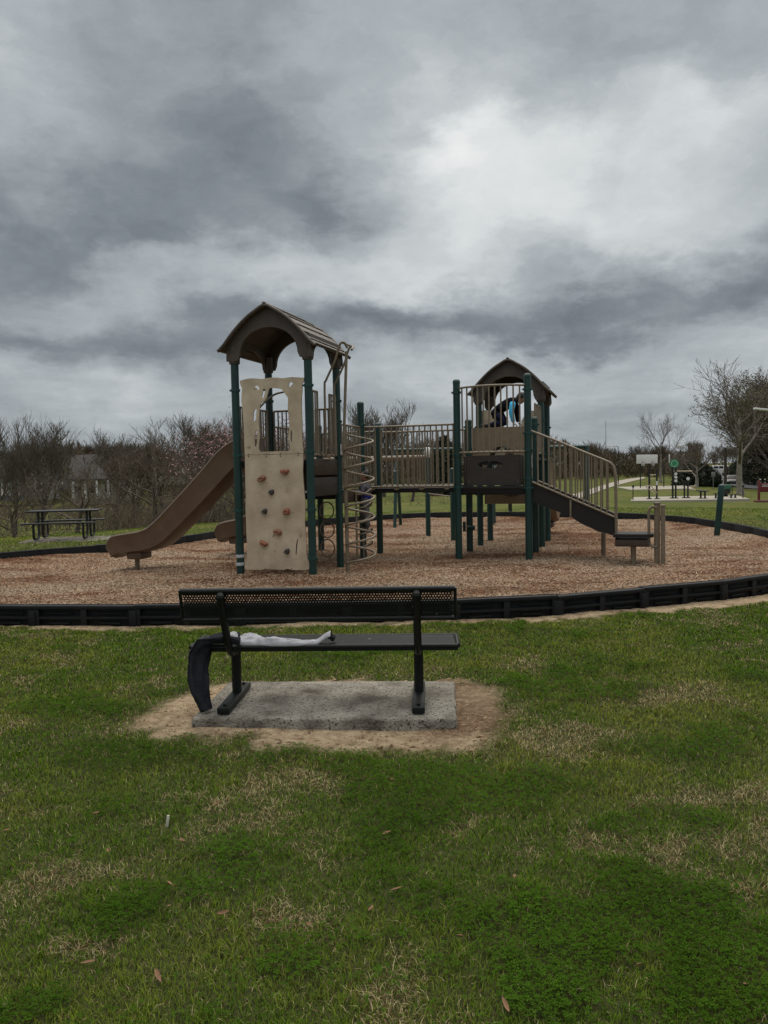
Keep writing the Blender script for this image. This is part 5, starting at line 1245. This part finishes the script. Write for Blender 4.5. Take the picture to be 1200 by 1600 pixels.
# ------------------------------------------------------------------ trees
class TB:                                   # quick branch mesh buffer
    def __init__(s): s.v = []; s.f = []
    def tube(s, pts, rs, n):
        k0 = len(s.v); m = len(pts)
        for i, p in enumerate(pts):
            t = pts[min(i+1, m-1)]-pts[max(i-1, 0)]; t = t/(np.linalg.norm(t)+1e-9)
            a = np.array((0, 0, 1.)) if abs(t[2]) < .9 else np.array((1., 0, 0)); u = np.cross(t, a); u /= np.linalg.norm(u)+1e-9; w = np.cross(t, u)
            for k in range(n): an = 2*PI*k/n; s.v.append(p+(u*math.cos(an)+w*math.sin(an))*rs[i])
        for i in range(m-1):
            for k in range(n): s.f.append((k0+i*n+k, k0+i*n+(k+1) % n, k0+(i+1)*n+(k+1) % n, k0+(i+1)*n+k))
    def mesh(s, name, m, smooth_=True):
        me = bpy.data.meshes.new(name); me.from_pydata([tuple(q) for q in s.v], [], s.f); me.materials.append(m)
        if smooth_: me.shade_smooth()
        o = bpy.data.objects.new(name, me); COL.objects.link(o); return o
def grow(seed, Ht, r0, trunk_frac=.3, n1=9, n2=7, n3=7, n4=4, spread=.75, up=.35, twig=.012, wob=.16, l1=.55, stems=1, maxlvl=4):
    rng = np.random.RandomState(seed); tr, cr = TB(), TB(); tips = []
    counts = {1: n2, 2: n3, 3: n4}
    def rnd(): return rng.rand()*2-1
    def branch(p, d, L, r, lvl):
        n = 5 if lvl < 3 else 3; pts = [p.copy()]; dirs = [d]; q = p.copy(); dd = d.copy()
        for i in range(n):
            dd = dd+np.array([rnd(), rnd(), rnd()])*wob+np.array([0, 0, up*(.22 if lvl > 1 else .30)]); dd /= np.linalg.norm(dd); q = q+dd*L/n; pts.append(q.copy()); dirs.append(dd.copy())
        rs = [max(r*(1-.78*i/n), twig*.6) for i in range(n+1)]
        (tr if lvl == 0 else cr).tube(pts, rs, 8 if lvl == 0 else 5 if lvl == 1 else 3)
        if lvl >= maxlvl: tips.append(pts[-1]); return
        for k in range(counts[lvl]):
            f = .25+.75*(k+rng.rand())/counts[lvl]; i = min(int(f*n), n-1); g = f*n-i; pp = pts[i]*(1-g)+pts[i+1]*g; base = dirs[i+1]
            v = np.array([rnd(), rnd(), rnd()]); v -= base*v.dot(base); v /= np.linalg.norm(v)+1e-9
            nd = base*(1-spread*.35)+v*spread*(.7+.4*rng.rand())+np.array([0, 0, up*.3]); nd /= np.linalg.norm(nd)
            branch(pp, nd, L*(.62-.22*f+.12*rng.rand()), max(r*(1-.7*f)*.55, twig), lvl+1)
    for s_ in range(stems):
        a = rng.rand()*6.28; base = np.array([.25*r0*10*math.cos(a), .25*r0*10*math.sin(a), -.3])*(stems > 1)+np.array([0, 0, -.3])*(stems == 1)
        th = Ht*(trunk_frac+.35); n = 9; pts = []; q = base; dd = np.array([rnd()*.1+(stems > 1)*.35*math.cos(a), rnd()*.1+(stems > 1)*.35*math.sin(a), 1.]); dd /= np.linalg.norm(dd)
        for i in range(n+1):
            pts.append(q.copy()); dd = dd+np.array([rnd(), rnd(), 0])*wob*.45; dd[2] = abs(dd[2])+.1; dd /= np.linalg.norm(dd); q = q+dd*th/n
        tr.tube(pts, [r0*(1.25 if i == 0 else 1-.78*i/n) for i in range(n+1)], 9)
        for k in range(n1):
            f = trunk_frac/(trunk_frac+.35)+(1-trunk_frac/(trunk_frac+.35))*(k+.5*rng.rand())/n1; f = min(f, .98); i = min(int(f*n), n-1); g = f*n-i; pp = pts[i]*(1-g)+pts[i+1]*g
            a = k*2.4+rng.rand(); el_ = .25+.9*(k/n1)+up*.5; nd = np.array([math.cos(a)*spread, math.sin(a)*spread, math.sin(el_)]); nd /= np.linalg.norm(nd)
            branch(pp, nd, Ht*l1*(1-.45*k/n1)*(.8+.35*rng.rand()), r0*(.50-.25*k/n1), 1)
    return tr, cr, np.array(tips)
def leafcloud(pts, size, per, spread, seed, droop=0):
    rng = np.random.RandomState(seed); N = len(pts)*per; c = np.repeat(pts, per, 0)+rng.randn(N, 3)*spread
    u = rng.randn(N, 3); u /= np.linalg.norm(u, axis=1)[:, None]; w = np.cross(u, rng.randn(N, 3)); w /= np.linalg.norm(w, axis=1)[:, None]; s_ = (size*(.6+.8*rng.rand(N)))[:, None]
    V = np.stack([c-u*s_, c+w*s_*.6, c+u*s_, c-w*s_*.6], 1).reshape(-1, 3); return V, np.arange(4*N).reshape(-1, 4)
TEMPL = {}
def template(key, bark, twigm, leaf=None, **kw):
    tr, cr, tips = grow(**kw); t = bpy.data.objects.new('bare_tree', None); COL.objects.link(t)
    a = tr.mesh('trunk', bark); a.parent = t; b = cr.mesh('crown', twigm); b.parent = t
    if leaf:
        V, F = leafcloud(tips, leaf[1], leaf[2], leaf[3], 5); o = newmesh('foliage', V, F, None, leaf[0]); o.parent = b
    TEMPL[key] = (t, kw['Ht'], False); return t
template('round', M_bark, M_twig, seed=1, Ht=10, r0=.26, trunk_frac=.16, n1=11, n2=8, n3=6, n4=4, spread=.62, up=.75, twig=.020, l1=.62)
template('tall', M_bark, M_twig, seed=2, Ht=11, r0=.24, trunk_frac=.22, n1=9, n2=8, n3=6, n4=4, spread=.60, up=.55, twig=.018, l1=.50)
template('twisted', M_bark, M_twig_red, seed=3, Ht=7, r0=.20, trunk_frac=.18, n1=6, n2=6, n3=5, n4=3, spread=.95, up=.15, twig=.015, wob=.30, l1=.6)
template('slim', M_bark, M_twig_red, seed=4, Ht=8, r0=.13, trunk_frac=.22, n1=7, n2=6, n3=4, n4=3, spread=.55, up=.5, twig=.014, l1=.45, stems=2)
template('sycamore', M_syc, M_syctwig, seed=11, Ht=12, r0=.30, trunk_frac=.26, n1=7, n2=6, n3=5, n4=3, spread=.75, up=.45, twig=.018, wob=.22, l1=.55)
template('pollard', M_syc, M_syctwig, seed=12, Ht=9, r0=.36, trunk_frac=.22, n1=5, n2=7, n3=6, n4=4, spread=.95, up=.30, twig=.016, wob=.18, l1=.75)
template('blossom', M_bark, M_twig, leaf=(M_pink, .035, 3, .16), seed=21, Ht=5, r0=.10, trunk_frac=.12, n1=8, n2=7, n3=5, n4=3, spread=.7, up=.35, twig=.009, l1=.6, stems=2)
template('oak', M_bark, M_twig, leaf=(M_oak, .10, 5, .30), seed=31, Ht=14, r0=.4, trunk_frac=.16, n1=12, n2=8, n3=7, n4=5, spread=.80, up=.45, twig=.025, l1=.58)
def tree(key, px, py_top, Y, label, cat='tree', rz=0, wide=1.0, group='bare trees beyond the playground', name='bare_tree', base=None):
    t0, Ht, used = TEMPL[key]; q = gpt(px, Y); h = atY(px, py_top, Y).z-q.z; 
    if key not in REALH:
        REALH[key] = max(max(v.co.z for v in c.data.vertices) for c in t0.children)
    sc = h/REALH[key]
    if not used: o = t0; TEMPL[key] = (t0, Ht, True); o.location = q; o.rotation_euler = (0, 0, rz)
    else: o = dup(t0, q, rz)
    o.scale = (sc*wide, sc*wide, sc); o.name = name; tag(o, label, cat, group); return o
REALH = {}
G1 = 'bare trees along the left side'
tree('tall', -22, 640, 50, 'bare tree cut by the left edge of the photo', rz=.4, group=G1)
tree('round', 62, 641, 46, 'wide bare fan-shaped tree behind the left picnic table', rz=1.0, group=G1, wide=1.1)
tree('tall', 20, 690, 60, 'lower bare tree behind the left edge trees', rz=2.2, group=G1)
tree('twisted', 118, 708, 36, 'small twisted bare tree right of the left picnic table', rz=2.0, group=G1, wide=1.1)
tree('twisted', 20, 735, 33, 'small crooked bare tree left of the picnic table', rz=4.1, group=G1, wide=1.2)
tree('slim', 165, 690, 42, 'slim reddish bare tree above the slide end', rz=.7, group=G1, wide=1.3)
tree('round', 205, 664, 62, 'bare round-topped tree above the lower slide', rz=3.3, group=G1, wide=1.2)
tree('twisted', 238, 690, 34, 'dark twisted bare tree directly behind the slide', rz=.2, group=G1, wide=1.15)
tree('slim', 270, 668, 44, 'thin many-stemmed bare tree behind the middle of the slide', rz=2.6, group=G1, wide=1.4)
tree('tall', 320, 640, 58, 'tall bare tree just left of the climbing tower', rz=5.0, group=G1, wide=1.35)
tree('slim', 330, 700, 36, 'low bushy bare tree under the top of the slide', rz=1.6, group=G1, wide=1.5)
tree('blossom', 398, 640, 33, 'pink blossoming tree behind the climbing tower', 'blossom tree', rz=.5, group=None, name='blossom_tree', wide=1.35)
tree('round', 372, 655, 72, 'bare tree seen past the tower posts', rz=.9, group=G1, wide=1.1)
tree('tall', 500, 668, 80, 'bare tree between climbing tower and spiral climber', rz=.1, group=G1, wide=1.2)
tree('round', 598, 618, 88, 'large bare round tree rising above the bridge', rz=2.4, group=None, wide=1.15)
tree('slim', 640, 690, 66, 'slim reddish bare tree behind the bridge railing', rz=.5, group='bare trees behind the bridge')
tree('tall', 676, 676, 100, 'bare tree behind the right end of the bridge', rz=.5, group='bare trees behind the bridge', wide=1.2)
tree('sycamore', 1032, 640, 108, 'tall pale-trunked bare tree behind the basketball boards', rz=3.3, group='pale sycamores at the right', name='sycamore_tree', wide=.8)
tree('pollard', 1088, 672, 92, 'pale bare sycamore with spreading limbs right of the court', rz=1.0, group='pale sycamores at the right', name='sycamore_tree', wide=1.15)
tree('sycamore', 1157, 560, 70, 'largest pale bare sycamore beside the road at the right', rz=4.2, group='pale sycamores at the right', name='sycamore_tree', wide=1.1)
tree('oak', 1206, 588, 110, 'big brown-leaved tree at the right edge', rz=.6, group='brown-leaved trees at the right', name='oak_tree', wide=1.0)
tree('oak', 1235, 560, 95, 'taller brown-leaved tree cut by the right edge', rz=3.1, group='brown-leaved trees at the right', name='oak_tree', wide=1.1)
tree('tall', 1160, 610, 125, 'bare grey tree between the sycamore and the brown-leaved trees', rz=1.4, group=None, wide=1.3)
def conifer(px, py_top, Y, w, label, seed):
    q = gpt(px, Y); h = atY(px, py_top, Y).z-q.z; rng = np.random.RandomState(seed)
    t = thing('evergreen_bush', label, 'evergreen', tuple(q), 0, 'dark evergreens at the right'); mb = MB(); mb.tube([(0, 0, -.3), (0, 0, h*.8)], [.2, .04], 7); mb.build('trunk', M_bark, t)
    n = 900; z = h*rng.rand(n)**.9; prof = np.interp(z/h, [0, .12, .45, .8, 1], [.75, 1, .85, .42, .05])*w/2; a = rng.rand(n)*2*PI; rr_ = prof*np.sqrt(rng.rand(n))*(1+.18*np.sin(a*5+z))
    V, F = leafcloud(np.stack([rr_*np.cos(a), rr_*np.sin(a), z], 1), .14, 14, .18, seed); o = newmesh('crown', V, F, None, M_conif); o.parent = t
conifer(1078, 727, 96, 3.4, 'left rounded evergreen bush behind the pollarded sycamore', 1); conifer(1101, 729, 98, 3.8, 'right rounded evergreen bush beside the road start', 2); conifer(1192, 672, 118, 8, 'tall dark evergreen behind the red sign', 3); conifer(696, 686, 85, 4.4, 'dark evergreen behind the right end of the bridge', 4)
conifer(1155, 722, 150, 5, 'small dark evergreen between the van and red building', 5)

# far woods as one mass ------------------------------------------------
def woods():
    rng = np.random.RandomState(9); V = []; F = []; off = 0; protos = []
    for sd in (51, 52, 53, 54):
        tr, cr, tips = grow(sd, 10, .2, .2, 8, 6, 5, 3, .62, .6, .03, .16, .5); v = np.array(tr.v+cr.v); k0 = len(tr.v); f = np.array(tr.f+[tuple(i+k0 for i in q) for q in cr.f]); v[:, 2] *= 10/v[:, 2].max(); protos.append((v, f, tips))
    C = []
    top = lambda px: np.interp(px, [-150, 0, 60, 120, 200, 260, 330, 420, 560, 700, 760, 860, 880, 905, 940, 1000, 1060, 1120, 1250], [690, 692, 690, 688, 684, 690, 672, 690, 682, 690, 690, 674, 672, 683, 692, 692, 690, 690, 676])
    for i in range(300):
        px = rng.uniform(-160, 1320) if i < 210 else rng.choice([rng.uniform(-900, -160), rng.uniform(1320, 2100)]); Y = rng.uniform(135, 215) if px > 420 else rng.uniform(165, 230)
        if 1095 < px < 1175: Y = rng.uniform(212, 232)
        q = gpt(px, Y); h = atY(px, top(px)+rng.uniform(-4, 26), Y).z-q.z; v, f, _ = protos[rng.randint(4)]
        a = rng.rand()*6.28; s_ = h/10; w_ = s_*rng.uniform(.9, 1.3); x = v[:, 0]*math.cos(a)-v[:, 1]*math.sin(a); y = v[:, 0]*math.sin(a)+v[:, 1]*math.cos(a)
        V.append(np.stack([x*w_+q.x, y*w_+q.y, v[:, 2]*s_+q.z], 1)); F.append(f+off); off += len(v)
        tone = rng.rand(); c = np.array([.105, .082, .060])*(1-tone)+np.array([.14, .12, .088])*tone; C.append(np.tile(c*rng.uniform(.7, 1.2), (len(v), 1)))
    # undergrowth and massed twigs
    N = 60000; px = rng.uniform(-200, 1400, N); Y = rng.uniform(140, 225, N); p0 = np.array([tuple(atY(a, 740, 100)) for a in (-200, 1400)])
    X = (p0[0, 0]+(p0[1, 0]-p0[0, 0])*(px+200)/1600)*Y/100; z0 = H(X, Y); zt_ = EYE+(735-.02*(px-600)-(top(px)+14))/FPX*Y; hid = (px > 1095) & (px < 1175) & (Y < 210); z = z0-hid*30+(zt_-z0)*rng.rand(N)**1.3*(.75+.35*fbm(X*.12, Y*.12, 3))
    ax = rng.randn(N, 3)*np.array([.5, .5, 1.0]); ax /= np.linalg.norm(ax, axis=1)[:, None]; L_ = rng.uniform(.5, 1.5, N)[:, None]; wv = np.cross(ax, rng.randn(N, 3)); wv /= np.linalg.norm(wv, axis=1)[:, None]; ww = rng.uniform(.03, .12, N)[:, None]; c0 = np.stack([X, Y, z], 1)
    vv = np.stack([c0-ax*L_, c0+wv*ww, c0+ax*L_, c0-wv*ww], 1).reshape(-1, 3); V.append(vv); F.append(np.arange(4*N).reshape(-1, 4)+off)
    t = rng.rand(N, 1); cc = np.array([.080, .062, .045])*(1-t)+np.array([.125, .100, .070])*t; g = (rng.rand(N, 1) < .10); cc = np.where(g, np.array([.035, .045, .02]), cc); C.append(np.repeat(cc, 4, 0))
    o = newmesh('far_woods', np.vstack(V), np.vstack(F), np.vstack(C), tint_mat('far_wood_bark', .95)); tag(o, 'brown leafless woods forming the skyline across the whole background', 'woods', kind='stuff')
woods()
def thicket():
    rng = np.random.RandomState(4); tb = TB(); n = 0
    for i in range(1100):
        px = rng.choice([rng.uniform(150, 380), rng.uniform(-60, 700)], p=[.6, .4]); Y = rng.uniform(29, 42) if px < 400 else rng.uniform(48, 70); q = gpt(px, Y); p = np.array(q)
        d = np.array([rng.randn()*.9, rng.randn()*.6, 1.]); d /= np.linalg.norm(d); L = rng.uniform(.7, 2.6)*(.85 if 170 < px < 380 else .5); pts = [p]
        for k in range(4): d = d+rng.randn(3)*.22+np.array([0, 0, -.10*k]); d /= np.linalg.norm(d); pts.append(pts[-1]+d*L/4)
        tb.tube(pts, [.012, .010, .008, .006, .004], 3)
        for k in (2, 3):
            e2 = d+rng.randn(3)*.7; e2 /= np.linalg.norm(e2); tb.tube([pts[k], pts[k]+e2*L*.3, pts[k]+e2*L*.45+np.array([0, 0, .05])], [.007, .005, .003], 3)
    for i in range(900):
        px = rng.uniform(-80, 460); Y = rng.uniform(58, 105); q = gpt(px, Y); p = np.array(q); d = np.array([rng.randn()*.6, rng.randn()*.3, 1.]); d /= np.linalg.norm(d); L = rng.uniform(1.0, 3.6); pts = [p]
        for k in range(4): d = d+rng.randn(3)*.25; d /= np.linalg.norm(d); pts.append(pts[-1]+d*L/4)
        tb.tube(pts, [.035, .028, .022, .016, .008], 3)
        for k in (1, 2, 2, 3, 3):
            e2 = d+rng.randn(3)*.8; e2 /= np.linalg.norm(e2); tb.tube([pts[k], pts[k]+e2*L*.25, pts[k]+e2*L*.4+np.array([0, 0, .1])], [.018, .012, .006], 3)
    o = tb.mesh('thicket', M_twig_red); tag(o, 'tangled brown leafless brush behind the slide and bridge', 'brush', kind='stuff')
thicket()
# ------------------------------------------------------------------ litter on the lawn
lf = None; random.seed(3)
leafpx = [(285,1316),(275,1345),(170,1330),(265,1385),(265,1421),(350,1430),(408,1428),(482,1448),(133,1483),(137,1507),(247,1527),(425,1204),(613,1225),(852,1411),(790,1578),(855,1187),(990,1262),(1145,1398),(605,1305),(655,1265),(620,1400),(804,1374),(1000,1515),(1165,1548),(580,1430),(340,1263),(150,1270),(10,1298),(720,1470),(1060,1350)]
rows = [(1245, 'just below the bench'), (1355, 'in the upper lawn'), (1440, 'in the middle lawn'), (1700, 'in the lowest lawn')]
def rowof(b): return next(t for lim, t in rows if b < lim)
for i, (a, b) in enumerate(leafpx):
    p = atZ(a, b, .028); h_ = Hf(p.x, p.y)+float(fbm(np.array([p.x*1.3]), np.array([p.y*1.3]))[0]-.5)*.05
    if lf is None:
        mb = MB(); ol = [(-.034, 0), (-.022, .009), (-.006, .013), (.010, .010), (.026, .004), (.038, .0), (.024, -.006), (.008, -.012), (-.010, -.011), (-.024, -.006)]
        vs = [(x, y, .004+.010*abs(y)/.013+.006*(x/.03)**2) for x, y in ol]; n = len(vs); vs += [(x, y, z-.0012) for x, y, z in vs]; mb.add(vs+[(0, 0, .003), (0, 0, .0018)], [(2*n, k, (k+1) % n) for k in range(n)]+[(2*n+1, n+(k+1) % n, n+k) for k in range(n)]+[(k, (k+1) % n, n+(k+1) % n, n+k) for k in range(n)])
        o = lf = mb.build('dry_leaf', M_leafbrown, angle=80)
    else: o = lf.copy(); COL.objects.link(o)
    o.location = (p.x, p.y, h_+.036); o.rotation_euler = (random.uniform(-.5, .5), random.uniform(-.4, .4), random.uniform(0, 6.28)); s_ = random.uniform(.40, .68); o.scale = (s_*random.uniform(.8, 1.4), s_, s_)
    rk = sorted(q for q in leafpx if rowof(q[1]) == rowof(b)).index((a, b))
    tag(o, 'dry brown leaf lying %s, %s from the left' % (rowof(b), ORD[rk]), 'leaf', 'dry leaves on the lawn')
p = atZ(262, 1288, .04); mb = MB(); mb.box((0, 0, 0), (.012, .006, .055), Matrix.Rotation(.15, 3, 'Y'), ch=.001); o = mb.build('stick', M_straw, loc=(p.x, p.y, p.z+.015)); tag(o, 'tiny pale stick standing in the grass left of centre', 'stick')
for o in bpy.data.objects:
    if o.type == 'EMPTY' and not o.get('label') and not o.parent: print('UNUSED', o.name)
bpy.context.view_layer.update()
